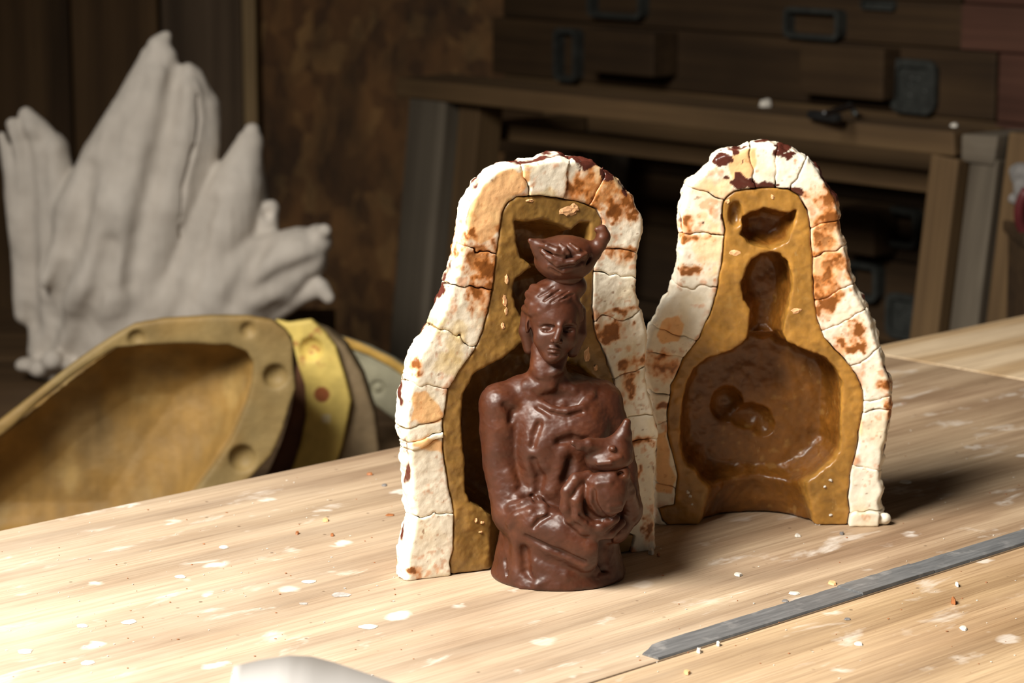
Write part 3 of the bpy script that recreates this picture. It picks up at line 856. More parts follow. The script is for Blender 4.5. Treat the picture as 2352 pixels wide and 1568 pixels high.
rub2 = [(1535, 1209), (1522, 1196), (1512, 1168), (1550, 1162), (1556, 1094), (1549, 1062), (1535, 1001), (1533, 947), (1543, 887), (1568, 826), (1606, 775), (1631, 722), (1647, 667), (1659, 606), (1665, 527), (1659, 484), (1665, 456), (1686, 440),
        (1726, 434), (1766, 432), (1808, 434), (1836, 452), (1855, 484), (1861, 530), (1866, 591), (1869, 667), (1876, 729), (1892, 775), (1910, 795), (1938, 823), (1970, 864), (1983, 899), (1983, 944), (1972, 995), (1967, 1043), (1953, 1088), (1948, 1139), (1952, 1170), (1946, 1207)]
m2.setup(out2, rub2, 56.0)
bl2 = [(1895, 462, 50, 40, 'r'), (1900, 512, 46, 34, 'r'), (1895, 565, 52, 40, 'r'), (1905, 605, 60, 46, 'r'), (1900, 650, 54, 40, 'r'), (1892, 695, 36, 46, 'r'), (1965, 760, 24, 40, 'r'), (1950, 800, 50, 14, 'r'), (1930, 790, 14, 30, 'r'),
       (1525, 845, 46, 30, 'r'), (1520, 825, 30, 20, 'r'), (1590, 545, 34, 12, 'r'), (1580, 520, 20, 26, 'r'), (1660, 430, 26, 30, 'p'), (1620, 425, 30, 24, 'p'), (1635, 560, 36, 60, 'p'), (1900, 540, 40, 60, 'p'), (1900, 620, 44, 60, 'p'),
       (1655, 370, 18, 22, 'w'), (1690, 348, 11, 9, 'w'), (1800, 345, 24, 14, 'w'), (1815, 358, 20, 10, 'w'), (1662, 408, 10, 8, 'w'), (1703, 372, 3, 5, 'w'), (1660, 500, 8, 14, 'w'), (1617, 515, 4, 6, 'w'),
       (1705, 420, 26, 16, 'w'), (1695, 404, 12, 10, 'w'), (1740, 428, 34, 9, 'w'), (1820, 440, 20, 14, 'w'), (2040, 925, 18, 14, 'r'), (2030, 890, 22, 18, 'r'), (2040, 950, 16, 14, 'r'), (1975, 975, 8, 26, 'p'), (1520, 930, 12, 8, 'r'), (1590, 620, 26, 14, 'r')]
pp2 = [[(1672, 375), (1690, 350), (1735, 340), (1744, 370), (1734, 400), (1715, 418), (1690, 420), (1672, 400)], [(1512, 770), (1520, 735), (1560, 722), (1570, 745), (1560, 785), (1525, 790)], [(1508, 1000), (1532, 990), (1540, 1060), (1552, 1100), (1548, 1130), (1505, 1130)]]
mid2 = [(1530, 1180), (1530, 1080), (1522, 980), (1522, 880), (1548, 780), (1590, 690), (1610, 580), (1615, 480), (1645, 415), (1720, 385), (1800, 390), (1865, 430), (1895, 510), (1905, 620), (1925, 720), (1970, 810), (2012, 900), (2008, 1000), (1990, 1100), (1985, 1205)]
cut2 = [(1530, 1120), (1522, 965), (1525, 905), (1535, 812), (1560, 760), (1600, 650), (1612, 545), (1630, 440), (1735, 385), (1790, 385), (1840, 410), (1898, 515), (1905, 590), (1915, 665), (1935, 735), (1975, 825), (2010, 920), (2010, 955), (1990, 1090), (1985, 1178)]
m2.pieces(mid2, cut2, [0.4, 0.0, -0.5, 0.6, 0.1, 0.5, 0.0, 0.3, -0.3, 0.4, 0.1, 0.5, 0.0, 0.4, 0.2, 0.0, 0.3, -0.2, 0.3, 0.0, -3.5], paint_plaster(m2, bl2, pp2, 215, 8))
d = m2.liner()
d = m2.carve_poly(d, [(1706, 525), (1705, 500), (1728, 486), (1755, 479), (1780, 484), (1808, 489), (1830, 483), (1826, 508), (1818, 528), (1808, 555), (1770, 574), (1722, 562), (1700, 540)], 22, 8, 1.5)
d = m2.carve_poly(d, [(1712, 620), (1725, 595), (1748, 581), (1770, 578), (1795, 585), (1812, 602), (1821, 637), (1818, 670), (1812, 705), (1802, 735), (1798, 765), (1808, 790), (1712, 790), (1722, 750), (1724, 710), (1708, 690), (1704, 650)], 26, 9, 1.6)
d = m2.carve_poly(d, [(1712, 786), (1683, 804), (1632, 820), (1594, 846), (1575, 885), (1564, 947), (1562, 1000), (1565, 1046), (1580, 1068), (1597, 1078), (1613, 1107), (1640, 1125), (1820, 1125), (1846, 1110), (1875, 1091), (1916, 1059), (1929, 1037), (1932, 963), (1935, 883), (1926, 852), (1900, 826), (1843, 801), (1808, 786), (1795, 770), (1725, 770)], 36, 10, 2.0)
# deeper pocket where the held bird and hand were
cu = m2.uv(1680, 955); d = m2.carve_ell(d, (cu[0], cu[1], 32), (11, 12.5, 12), 1.2)
cu = m2.uv(1738, 985); d = m2.carve_ell(d, (cu[0], cu[1], 33), (14, 9, 11), 1.2)
cu = m2.uv(1765, 1005); d = m2.carve_ell(d, (cu[0], cu[1], 33), (8, 8, 10), 1.0)
cu = m2.uv(1690, 492); d = m2.carve_ell(d, (cu[0], cu[1], 1.0), (4.5, 8, 6), 1.5)
# round opening at the base
c0 = m2.uv(1740, 1200)
cyl = np.maximum(np.hypot(m2.U[:, :, None] - c0[0], m2.Z + 4) - 36.5 + 0.24 * m2.V[:, :, None], m2.V[:, :, None] - 26)
d = smax(d, -cyl, 3.0)
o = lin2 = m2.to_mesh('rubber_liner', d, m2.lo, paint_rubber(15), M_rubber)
o['label'] = 'translucent amber rubber lining, hollow of a robed figure'

# ================================================================== BROWN WAX STATUE
def wax_mat():
    m, nt, b = new_mat('brown_casting_wax')
    v = obj_coord(nt)
    n = noise_tex(nt, v, 60, 4, 0.6)
    c = ramp(nt, [(0.25, (0.036, 0.010, 0.004)), (0.55, (0.060, 0.0165, 0.0065)), (0.8, (0.098, 0.029, 0.010))], n)
    nt.links.new(c, b.inputs['Base Color'])
    b.inputs['Roughness'].default_value = 0.36
    b.inputs['Specular IOR Level'].default_value = 0.42
    b.inputs['Subsurface Weight'].default_value = 0.12
    b.inputs['Subsurface Radius'].default_value = (1.0, 0.3, 0.15)
    b.inputs['Subsurface Scale'].default_value = 0.003
    rg = ramp(nt, [(0.3, (0.36,) * 3), (0.7, (0.54,) * 3)], noise_tex(nt, v, 130, 3))
    nt.links.new(rg, b.inputs['Roughness'])
    bump(nt, b, noise_tex(nt, v, 320, 3, 0.6), 0.12, 0.0006)
    return m
M_wax = wax_mat()
SB = at_z(1282, 1319)
statue = empty('wax_statue', SB)
tag(statue, 'dark brown wax statue of a robed woman carrying a bird-shaped bowl on her head', 'statue')
def S(px, py, d=0.0):
    p = at_y(px, py, SB[1] + d / 1000.0) - SB
    return p * 1000.0
def rotm(about_y=0, about_z=0, about_x=0):
    return np.array((Matrix.Rotation(math.radians(about_z), 3, 'Z') @ Matrix.Rotation(math.radians(about_y), 3, 'Y') @ Matrix.Rotation(math.radians(about_x), 3, 'X')))
def finish_wax(sc, name, seed, amp=0.35, it=1):
    V, Q = sc.mesh(it)
    nr = normals(V, Q)
    disp = amp * fbm(V, 7.0, seed, 3) + amp * 0.45 * fbm(V, 2.4, seed + 5, 2)
    V = V + nr * disp[:, None]
    V[:, 2] = np.maximum(V[:, 2], 0.1)
    return link(name, np_mesh(name, V / 1000.0, Q), M_wax, statue)

b = Sculpt((-50, -50, -1), (50, 46, 146), 0.6)
# base and lower robe
b.revolve((0, 0, 0), [0, 2, 5, 12, 20, 28, 40], [39.2, 39.4, 38.6, 37.0, 35.4, 34.2, 32.0], 4, sq=0.92)
# torso
b.ell(S(1290, 1130, 3), (33, 26, 34), 8)
b.ell(S(1288, 1020, 4), (31, 23, 36), 8)
b.ell(S(1285, 956, 5), (33, 19, 18.5), 8)
# trapezius, shoulders, neck
b.tube([S(1152, 928, 3), S(1203, 905, 5), S(1255, 893, 6), S(1315, 900, 10), S(1376, 918, 12)], [12, 11.5, 10.5, 11, 12], 5)
b.tube([S(1264, 785, 3), S(1258, 855, 2), S(1258, 890, 4)], [9.0, 10.6, 13], 6)
b.tube([S(1236, 800, 2), S(1238, 845, -3), S(1258, 888, -9)], [3.0, 3.2, 2.4], 5)      # neck muscle
b.tube([S(1292, 815, -2), S(1280, 850, -6), S(1268, 885, -10)], [3, 3, 2.5], 4)
# her right arm (left in view)
b.tube([S(1152, 932, 1), S(1149, 985, -1), S(1153, 1060, -3), S(1166, 1130, -7), S(1174, 1172, -10)], [12.8, 12.0, 11.2, 11.0, 11.2], 3)
b.ell(S(1145, 925, 0), (9.5, 11, 10), 4)
# crease between arm and chest
b.tube([S(1203, 985, -19), S(1198, 1050, -18), S(1204, 1125, -19)], [1.2, 2.6, 2.2], 3, '-')
def BH(px, py, off=0.0): return b.hit(S, px, py, off)
def stroke(sc, pts, r, sink, k, op='+'):
    """a modelling-tool stroke laid on the clay's surface"""
    sc.tube([sc.hit(S, x, y, sink) for x, y in pts], r, k, op)
b.ell(S(1245, 1035, -11), (12, 10, 16), 8)
b.ell(S(1330, 1005, -9), (15, 10, 14), 8)
# neckline of the robe
for c, r in (((1288, 905), (15, 3.4, 10)),):
    b.ell(BH(*c, 0.2), r, 5, '-')
b.ell(BH(1262, 880, 1.0), (4, 3, 4), 4)
stroke(b, [(1206, 884), (1218, 904), (1238, 926), (1266, 942), (1302, 948), (1338, 937), (1360, 908), (1366, 886)], [1.8, 2.4, 2.6, 2.7, 2.6, 2.4, 2.0, 1.6], 1.0, 1.6)
stroke(b, [(1236, 934), (1266, 951), (1302, 957), (1336, 946)], [0.8, 1.2, 1.2, 0.8], -0.2, 2.2, '-')
stroke(b, [(1212, 884), (1240, 891), (1266, 887)], [2.6, 2.6, 1.8], 1.4, 3)
stroke(b, [(1350, 886), (1315, 894), (1288, 892)], [2.2, 2.4, 1.6], 1.4, 3)
b.ell(BH(1292, 930, 0.8), (3, 2, 3), 2)
# broad soft folds over the chest
stroke(b, [(1238, 975), (1228, 1000), (1224, 1022)], [1.0, 1.5, 1.0], 0.5, 4, '-')
stroke(b, [(1285, 1015), (1315, 1008), (1345, 1014)], [1.2, 1.7, 1.2], 1.0, 5, '-')
stroke(b, [(1225, 1060), (1240, 1095), (1238, 1125)], [1.2, 2.0, 1.4], 0.9, 5, '-')
stroke(b, [(1290, 1040), (1285, 1085), (1268, 1125)], [2.6, 3.4, 2.6], 2.4, 5)
stroke(b, [(1310, 1060), (1300, 1100)], [1.6, 2.2], 0.4, 4, '-')
stroke(b, [(1160, 930), (1178, 945), (1172, 965)], [1.2, 1.6, 1.0], 0.4, 3.5, '-')
stroke(b, [(1168, 1085), (1180, 1115), (1172, 1140)], [1.6, 2.2, 1.6], 1.4, 3)
# her left arm (right in view, partly behind the held bird)
b.tube([S(1384, 930, 10), S(1405, 1000, 6), S(1420, 1080, 0), S(1432, 1165, -8)], [12, 11, 11, 10.5], 4)
b.tube([S(1434, 1172, -9), S(1410, 1210, -20), S(1375, 1215, -30)], [10, 9.5, 8.5], 4)
# forearm across the waist, heavy sleeve ending in a hem at right
b.tube([S(1178, 1182, -12), S(1230, 1196, -24), S(1290, 1220, -31), S(1348, 1252, -33)], [11.5, 11.2, 11.2, 11.0], 3)
b.tube([S(1200, 1215, -18), S(1270, 1246, -28), S(1345, 1283, -32)], [9, 8.5, 7.5], 4)
hc = S(1372, 1262, -36)
sl, X, Y, Z = b._box(hc - 26, hc + 26, 0)
b._apply(sl, np.maximum(np.maximum((hc[0] + 0.5) - X + 0 * Y + 0 * Z, np.abs(Z - hc[2]) - 17), np.maximum(Y + 22, X - hc[0] - 9)).astype(np.float32), '-', 1.5)
# sleeve folds
stroke(b, [(1188, 1145), (1203, 1132), (1218, 1130)], [3.4, 3.2, 2.4], 1.4, 2)
stroke(b, [(1176, 1166), (1204, 1158), (1236, 1152), (1244, 1160)], [3.0, 3.4, 3.0, 2.4], 1.4, 2)
stroke(b, [(1222, 1140), (1230, 1150)], [1.2, 1.0], 0.0, 1.5, '-')
stroke(b, [(1172, 1202), (1188, 1184), (1218, 1174)], [2.0, 2.4, 1.6], 1.2, 2.5)
stroke(b, [(1250, 1164), (1252, 1182)], [2.4, 1.6], 1.0, 2)
stroke(b, [(1262, 1185), (1240, 1195), (1226, 1210)], [0.8, 1.4, 0.9], 0.2, 2.5, '-')
stroke(b, [(1285, 1186), (1318, 1200), (1345, 1222)], [1.8, 2.2, 1.6], 1.4, 3)
stroke(b, [(1210, 1232), (1290, 1268), (1340, 1290)], [0.9, 1.5, 1.2], 0.2, 3, '-')
# dents, drips and the draped hem of the base
stroke(b, [(1160, 1286), (1161, 1300)], [1.3, 1.1], 0.0, 1.5, '-')
stroke(b, [(1164, 1313), (1166, 1320)], [1.0, .8], 0.0, 1.5, '-')
stroke(b, [(1188, 1235), (1192, 1280), (1186, 1325)], [3.0, 3.6, 2.6], 2.6, 4)
stroke(b, [(1206, 1262), (1210, 1310), (1222, 1335)], [1.0, 1.8, 1.2], 0.9, 5, '-')
stroke(b, [(1235, 1292), (1300, 1322), (1372, 1308)], [2.2, 2.4, 1.6], 1.8, 3)
stroke(b, [(1215, 1335), (1235, 1342), (1250, 1336)], [1.6, 2.0, 1.4], 1.2, 2)
stroke(b, [(1140, 1335), (1200, 1352), (1290, 1360), (1370, 1352), (1425, 1335)], [1.2, 1.4, 1.4, 1.4, 1.2], 0.8, 2)
stroke(b, [(1418, 1225), (1424, 1180), (1430, 1130)], [1.0, 1.5, 1.0], 0.0, 2, '-')
# hand folded round the bird: palm, four fingers and a thumb
b.ell(S(1368, 1160, -34), (13, 8, 13), 4)
b.tube([S(1352, 1092, -38), S(1322, 1100, -41), S(1304, 1128, -43), S(1300, 1165, -43), S(1312, 1190, -42)], [3.2, 3.6, 3.8, 3.7, 3.4], 1.6)
b.tube([S(1335, 1120, -41), S(1324, 1150, -44), S(1328, 1185, -44), S(1352, 1205, -43)], [3.2, 3.6, 3.6, 3.2], 1.4)
b.tube([S(1312, 1192, -40), S(1340, 1214, -41), S(1380, 1210, -42), S(1412, 1192, -40)], [3.4, 3.8, 3.8, 3.0], 1.8)
b.tube([S(1345, 1205, -41), S(1365, 1226, -40), S(1400, 1222, -38), S(1425, 1200, -34)], [3.2, 3.8, 3.6, 3.0], 1.8)
b.ell(S(1392, 1135, -42), (12, 7.5, 13), 2.0)
b.tube([S(1375, 1102, -40), S(1405, 1095, -42), S(1432, 1082, -40), S(1434, 1072, -39)], [4.2, 4.0, 3.0, 2.2], 2)
stroke(b, [(1364, 1128), (1366, 1155), (1380, 1178), (1400, 1190)], [1.0, 1.5, 1.4, 1.0], 0.0, 1.5, '-')
stroke(b, [(1332, 1182), (1355, 1197), (1382, 1197)], [0.7, 1.0, 0.8], 0.0, 1.2, '-')
stroke(b, [(1400, 1162), (1426, 1158)], [1.2, 1.4], 0.5, 1.5)
stroke(b, [(1400, 1172), (1424, 1170)], [1.2, 1.2], 0.5, 1.5)
stroke(b, [(1352, 1105), (1372, 1112), (1400, 1108)], [1.4, 1.8, 1.4], 0.8, 2)
b.tube([S(1430, 1092, -38), S(1440, 1130, -32), S(1448, 1170, -20)], [4, 5, 5.5], 4)
b.ell(BH(1426, 1088, 0.5), (2.2, 3, 1.6), 1.0, '-')
finish_wax(b, 'robed_body', 4, 0.42)['label'] = 'torso with folded arms rising from a round base'

# head, sculpted finer
hd = Sculpt(S(1190, 850, 0) - np.array([6, 26, 2]), S(1350, 630, 0) + np.array([4, 26, 4]), 0.34)
tilt = rotm(about_y=9, about_z=10)
hd.ell(S(1270, 704, 4), (16.0, 18.0, 16.6), 3, rot=tilt)
hd.ell(S(1277, 752, -2.5), (12.4, 14.2, 17.0), 6, rot=tilt)
hd.ell(S(1270, 808, -8), (6.4, 6.6, 6.0), 6)
hd.ell(S(1268, 820, -11.5), (3.6, 3.4, 3.0), 4)
hd.tube([S(1264, 785, 3), S(1260, 822, 3)], [8.6, 8.0], 4)
def hs(pts, r, sink, k, op='+'): stroke(hd, pts, r, sink, k, op)
def HH(px, py, off=0.0): return hd.hit(S, px, py, off)
# cheeks
hd.ell(HH(1246, 778, 3.4), (5.0, 4.4, 5.4), 4)
hd.ell(HH(1306, 780, 3.4), (4.6, 4.4, 5.4), 4)
# eye sockets under a soft brow, lowered lids
hd.ell(HH(1255, 751, 0.2), (4.8, 2.9, 2.7), 3.0, '-')
hd.ell(HH(1308, 753, 0.2), (4.2, 2.9, 2.7), 3.0, '-')
eL = HH(1256, 754, 1.5); eR = HH(1307, 756, 1.5)
hd.ell(eL, (3.5, 2.3, 1.9), 0.8); hd.ell(eR, (3.1, 2.3, 1.9), 0.8)
hs([(1243, 757), (1250, 759), (1258, 759.5), (1268, 757)], [0.3, 0.5, 0.5, 0.3], -0.1, 0.5, '-')
hs([(1297, 759), (1304, 761), (1311, 761), (1318, 758)], [0.3, 0.5, 0.5, 0.3], -0.1, 0.5, '-')
hs([(1240, 744), (1254, 739), (1270, 742)], [0.9, 1.2, 0.9], 0.5, 1.4)
hs([(1296, 744), (1310, 741), (1322, 746)], [0.9, 1.2, 0.9], 0.5, 1.4)
# nose
nz = HH(1281, 770)[1]
hd.tube([HH(1288, 742, 1.2), S(1285, 758, nz - 1.6), S(1278, 779, nz - 4.6)], [1.5, 1.8, 2.2], 1.8)
hd.ell(S(1270, 783, nz - 1.8), (1.7, 2.0, 1.4), 1.0); hd.ell(S(1287, 784, nz - 1.6), (1.6, 2.0, 1.4), 1.0)
hd.ell(S(1273, 788.5, nz - 2.8), (0.9, 1.2, 0.6), 0.5, '-'); hd.ell(S(1283, 789, nz - 2.6), (0.9, 1.2, 0.6), 0.5, '-')
# mouth and chin
hs([(1257, 802), (1265, 798.5), (1272, 800), (1279, 799), (1287, 802.5)], [0.5, 1.1, 1.2, 1.1, 0.5], 0.2, 0.9)
hs([(1260, 807), (1272, 809.5), (1285, 807.5)], [0.6, 1.4, 0.6], 0.3, 0.9)
hs([(1256, 803), (1265, 803), (1272, 804.2), (1288, 803.5)], [0.35, 0.5, 0.5, 0.35], -0.1, 0.4, '-')
hs([(1263, 815), (1271, 816), (1279, 815)], [0.6, 1.0, 0.6], 0.0, 1.5, '-')
# ear and the hair behind it
hd.tube([S(1212, 722, 7), S(1210, 760, 7), S(1216, 800, 7)], [4.0, 4.6, 3.6], 3)
hd.tube([S(1330, 715, 7), S(1329, 765, 6), S(1314, 805, 6)], [4.2, 4.6, 4], 3)
hd.ell(S(1213, 745, -1), (1.7, 3.4, 5.2), 1.0, rot=rotm(about_y=6))
hd.ell(S(1215, 746, -4.2), (1.0, 1.6, 3.0), 0.8, '-')
# hair combed from a side parting across the forehead
for line, r in (([(1206, 708), (1222, 716), (1240, 714), (1256, 706)], [2.2, 2.6, 2.4, 1.8]), ([(1254, 706), (1276, 697), (1298, 687), (1318, 684)], [1.9, 2.6, 2.6, 2.0]), ([(1318, 686), (1329, 704), (1332, 730)], [2.0, 2.4, 2.2]),
                ([(1214, 694), (1226, 702), (1246, 698), (1268, 684), (1290, 672)], [2.6, 3.2, 3.0, 2.6, 2.0]), ([(1258, 698), (1284, 686), (1308, 674)], [2.2, 2.6, 2.0]), ([(1216, 676), (1236, 686), (1260, 676), (1280, 664)], [2.8, 3.2, 3.0, 2.2]), ([(1226, 662), (1248, 668), (1268, 660)], [2.8, 3.0, 2.4]),
                ([(1290, 684), (1312, 674), (1326, 676)], [2.2, 2.4, 2.0])):
    hs(line, r, max(r) * 0.78, 1.4)
for line in ([(1250, 690), (1272, 676), (1290, 662)], [(1266, 694), (1288, 680), (1306, 668)], [(1238, 680), (1256, 670), (1272, 658)], [(1286, 690), (1306, 680), (1320, 674)]):
    hs(line, [0.5, 0.8, 0.5], 0.0, 0.9, '-')
# pad the bowl rests on
hd.tube([S(1286, 650, 0), S(1320, 656, 0)], [7.5, 7.0], 3)
finish_wax(hd, 'head', 12, 0.14)['label'] = 'lowered head with swept hair and calm face'

# bird-shaped bowl on her head
bw = Sculpt(S(1205, 660, 0) - np.array([3, 22, 2]), S(1400, 505, 0) + np.array([4, 22, 3]), 0.42)
bw.ell(S(1297, 598, 0), (17.6, 15.5, 11.8), 3)
bw.ell(S(1300, 575, 0), (16.5, 14, 8.6), 4)
bw.tube([S(1262, 576, -4), S(1238, 563, -7), S(1219, 553, -8)], [6.5, 3.8, 1.7], 4)
bw.tube([S(1236, 578, -6), S(1226, 566, -7)], [3, 1.6], 3)
bw.tube([S(1340, 596, 0), S(1362, 580, -1), S(1377, 562, -1), S(1385, 545, -1), S(1382, 530, -1)], [6, 4.6, 3.8, 4.0, 3.0], 2.5)
bw.tube([S(1372, 527, -2), S(1384, 524, -1), S(1390, 540, -1)], [1.6, 1.8, 2.6], 1.5)
bw.tube([S(1345, 565, -1), S(1362, 566, -1)], [2.5, 2.5], 3)
# feather ridges
for q, r in (([S(1236, 561, -9.5), S(1256, 566, -14), S(1278, 580, -16.5), S(1296, 590, -17)], [1.2, 1.7, 1.6, 1.2]),
             ([S(1262, 566, -13.5), S(1280, 574, -16), S(1292, 580, -16.8)], [1.4, 1.7, 1.2]),
             ([S(1286, 562, -13.6), S(1298, 572, -15.8), S(1306, 582, -16.6)], [1.3, 1.6, 1.2]),
             ([S(1256, 590, -15), S(1280, 606, -16.4), S(1318, 600, -16.2), S(1346, 582, -12.4)], [1.4, 1.8, 1.8, 1.3]),
             ([S(1262, 612, -13), S(1296, 622, -14.4), S(1336, 608, -12.8)], [1.2, 1.6, 1.2]),
             ([S(1246, 578, -12), S(1268, 594, -15.8), S(1290, 596, -17)], [1.3, 1.6, 1.2]),
             ([S(1310, 560, -12), S(1328, 574, -13.6), S(1342, 590, -12.2)], [1.0, 1.3, 1.0])):
    bw.tube(q, r, 1.6)
for q in ([S(1252, 600, -16), S(1262, 618, -14.5), S(1284, 628, -13.5)], [S(1272, 588, -18), S(1300, 594, -18.6), S(1330, 586, -16.4)], [S(1344, 606, -10), S(1356, 590, -8)]):
    bw.tube(q, [0.8, 1.2, 0.9][:len(q)], 1.2, '-')
bw.ell(S(1300, 641, 0), (9.5, 9, 3.5), 2)
finish_wax(bw, 'bird_bowl', 22, 0.25)['label'] = 'bowl shaped like a bird with beak and raised tail'

# small bird held against her side
hb = Sculpt(S(1305, 1100, -38) - np.array([3, 18, 2]), S(1452, 955, -38) + np.array([4, 20, 3]), 0.42)
hb.ell(S(1398, 1052, -36), (13.2, 10.5, 7.6), 3)
hb.ell(S(1410, 1032, -35), (9.5, 8.5, 7), 3)
hb.tube([S(1384, 1026, -38), S(1352, 1020, -42), S(1332, 1022, -44), S(1317, 1016, -45)], [5.2, 3.6, 2.6, 1.8], 2.5)
hb.tube([S(1345, 1030, -42), S(1328, 1028, -44)], [2.4, 1.2], 2)
hb.tube([S(1352, 1030, -40), S(1362, 1060, -38)], [2.5, 3.5], 3)
hb.tube([S(1415, 1022, -35), S(1432, 996, -34), S(1440, 970, -34)], [6.0, 4.2, 2.4], 2.5)
hb.tube([S(1438, 1000, -33), S(1440, 1050, -32)], [3.0, 4.0], 3)
hb.tube([S(1375, 1064, -45), S(1402, 1060, -46.5), S(1424, 1050, -44)], [1.2, 1.6, 1.2], 1.5)
hb.tube([S(1370, 1036, -46), S(1394, 1036, -46.5), S(1412, 1026, -44)], [0.8, 1.1, 0.8], 1.5, '-')
hb.ell(S(1407, 1030, -44), (2, 2, 1.6), 1.2)
finish_wax(hb, 'held_bird', 31, 0.25)['label'] = 'small bird held at her side'

# ================================================================== BACKGROUND: LEFT
SH_Z = -0.217
M_shelf = wood_mat('low_bench_wood', (0.07, 0.042, 0.02), (0.12, 0.072, 0.034), (0.17, 0.105, 0.05), 0.5, axis=0)
shelf = tag(empty('low_bench', (-0.62, 2.75, FLOOR_Z)), 'low brown wooden bench against the back wall, carrying casts and moulds', 'bench')
for i in range(4):
    y0 = 2.06 + i * 0.37
    slab('plank', (-1.35, y0, SH_Z - 0.03), (0.10 if i < 3 else -0.25, y0 + 0.367, SH_Z), M_shelf, None, shelf, 0.003)
for x in (-1.25, -0.30):
    for y in (2.14, 3.46):
        slab('leg', (x - 0.04, y - 0.04, FLOOR_Z), (x + 0.04, y + 0.04, SH_Z - 0.0305), M_shelf, None, shelf, 0.003)
    slab('bearer', (x - 0.03, 2.185, SH_Z - 0.12), (x + 0.03, 3.415, SH_Z - 0.0305), M_shelf, None, shelf, 0.003)

# ---- white cast with upswept lobes
def white_mat():
    m, nt, b = new_mat('dusty_white_cast')
    at = N(nt, 'ShaderNodeVertexColor'); at.layer_name = 'Col'
    v = obj_coord(nt)
    n = noise_tex(nt, v, 14, 5, 0.6)
    c = mix(nt, 1.0, at.outputs['Color'], ramp(nt, [(0.25, (0.82, 0.80, 0.78)), (0.7, (1.05, 1.05, 1.05))], n), 'MULTIPLY')
    nt.links.new(c, b.inputs['Base Color'])
    b.inputs['Roughness'].default_value = 0.75
    bump(nt, b, noise_tex(nt, v, 60, 4), 0.2, 0.002)
    return m
M_white = white_mat()
YC = 3.05
CB = at_y(250, 850, YC); CB[2] = SH_Z
def C(px, py, d=0.0):
    return (at_y(px, py, YC + d / 1000.0) - CB) * 1000.0
wc = Sculpt(C(-40, 900, 0) + np.array([-10, -125, 0]), C(800, 50, 0) + np.array([10, 120, 10]), 2.0)
K = 14
# trunk
wc.tube([C(170, 830, 20), C(230, 680, 10), C(290, 560, 0)], [50, 62, 48], K)
wc.tube([C(250, 740, 0), C(400, 690, -10), C(520, 640, -10)], [64, 60, 44], K)
wc.tube([C(120, 800, 20), C(140, 640, 20), C(110, 500, 25)], [30, 40, 40], K)
wc.tube([C(420, 760, 0), C(560, 720, 0)], [50, 34], K)
# left lobe, a fan of ridges
for pts, r in (([C(130, 640, 10), C(130, 480, 5), C(110, 350, 5), C(60, 262, 5)], [30, 34, 26, 9]),
               ([C(80, 680, 5), C(72, 500, 0), C(58, 360, 0), C(28, 285, 0)], [18, 18, 14, 7]),
               ([C(60, 720, 15), C(44, 520, 10), C(30, 400, 10), C(4, 312, 10)], [14, 14, 11, 6]),
               ([C(105, 700, 0), C(110, 520, -12), C(95, 400, -10), C(70, 290, -6)], [14, 14, 11, 6]),
               ([C(160, 640, 10), C(165, 480, 5), C(130, 360, 5)], [18, 16, 9])):
    wc.tube(pts, r, 9)
# great central lobe
for pts, r in (([C(190, 640, -10), C(222, 500, -15), C(262, 380, -15), C(310, 270, -12), C(345, 170, -10), C(368, 105, -5)], [62, 52, 42, 32, 22, 12]),
               ([C(250, 650, -25), C(290, 480, -28), C(335, 330, -25), C(372, 190, -15), C(380, 130, -10)], [60, 54, 42, 28, 14]),
               ([C(330, 640, -25), C(372, 470, -32), C(408, 320, -28), C(425, 220, -20), C(430, 168, -15)], [44, 40, 34, 26, 13]),
               ([C(400, 620, -15), C(425, 460, -18), C(455, 330, -15), C(468, 245, -10), C(450, 175, -10)], [36, 32, 27, 20, 10]),
               ([C(345, 150, -10), C(358, 105, -8), C(382, 82, -5)], [10, 10, 6]),
               ([C(340, 170, -12), C(333, 122, -8)], [12, 5])):
    wc.tube(pts, r, 8)
# third lobe and snout-like stumps at right
for pts, r in (([C(470, 640, -30), C(510, 520, -30), C(545, 420, -25), C(574, 330, -20), C(578, 300, -20)], [48, 42, 32, 17, 9]),
               ([C(585, 600, -10), C(590, 480, -5), C(590, 360, -5)], [24, 16, 8]),
               ([C(420, 560, -20), C(445, 450, -15), C(462, 410, -15)], [22, 13, 5]),
               ([C(500, 660, -25), C(610, 620, -40), C(690, 580, -48), C(728, 552, -50)], [56, 44, 32, 20]),
               ([C(550, 700, -10), C(650, 655, -30), C(720, 605, -38)], [40, 30, 16]),
               ([C(600, 560, -20), C(612, 500, -22), C(622, 480, -22)], [20, 15, 11]),
               ([C(600, 730, -20), C(690, 685, -40), C(735, 660, -50), C(755, 684, -55)], [16, 9, 11, 8]),
               ([C(420, 720, -25), C(540, 700, -30)], [50, 40])):
    wc.tube(pts, r, 8)
wc.ell(C(613, 490, -38), (7, 10, 9), 3, '-')
wc.ell(C(745, 530, -64), 9, 4, '+')
# long flutes between the ridges
def flute(pts, r, off=0.5, k=22):
    wc.tube([wc.hit(C, x, y, off, -130, 120) for x, y in pts], [q * 0.75 for q in r], k, '-')
for pts, r in (([(400, 160), (392, 240), (372, 330), (345, 430), (318, 540), (300, 650)], [3, 7, 10, 10, 8, 4]), ([(250, 560), (225, 660), (190, 760), (165, 820)], [4, 9, 10, 6]),
               ([(200, 390), (185, 480), (150, 600), (118, 740), (100, 810)], [8, 14, 16, 12, 6]), ([(88, 330), (92, 450), (100, 560), (95, 700)], [4, 7, 8, 6]), ([(52, 330), (60, 450), (66, 600), (76, 740)], [3, 6, 7, 5]),
               ([(480, 470), (455, 560), (430, 660), (400, 740)], [5, 10, 10, 5]), ([(600, 560), (560, 640), (530, 700)], [5, 8, 6]), ([(715, 610), (650, 640), (590, 670)], [6, 9, 5])):
    flute(pts, r)
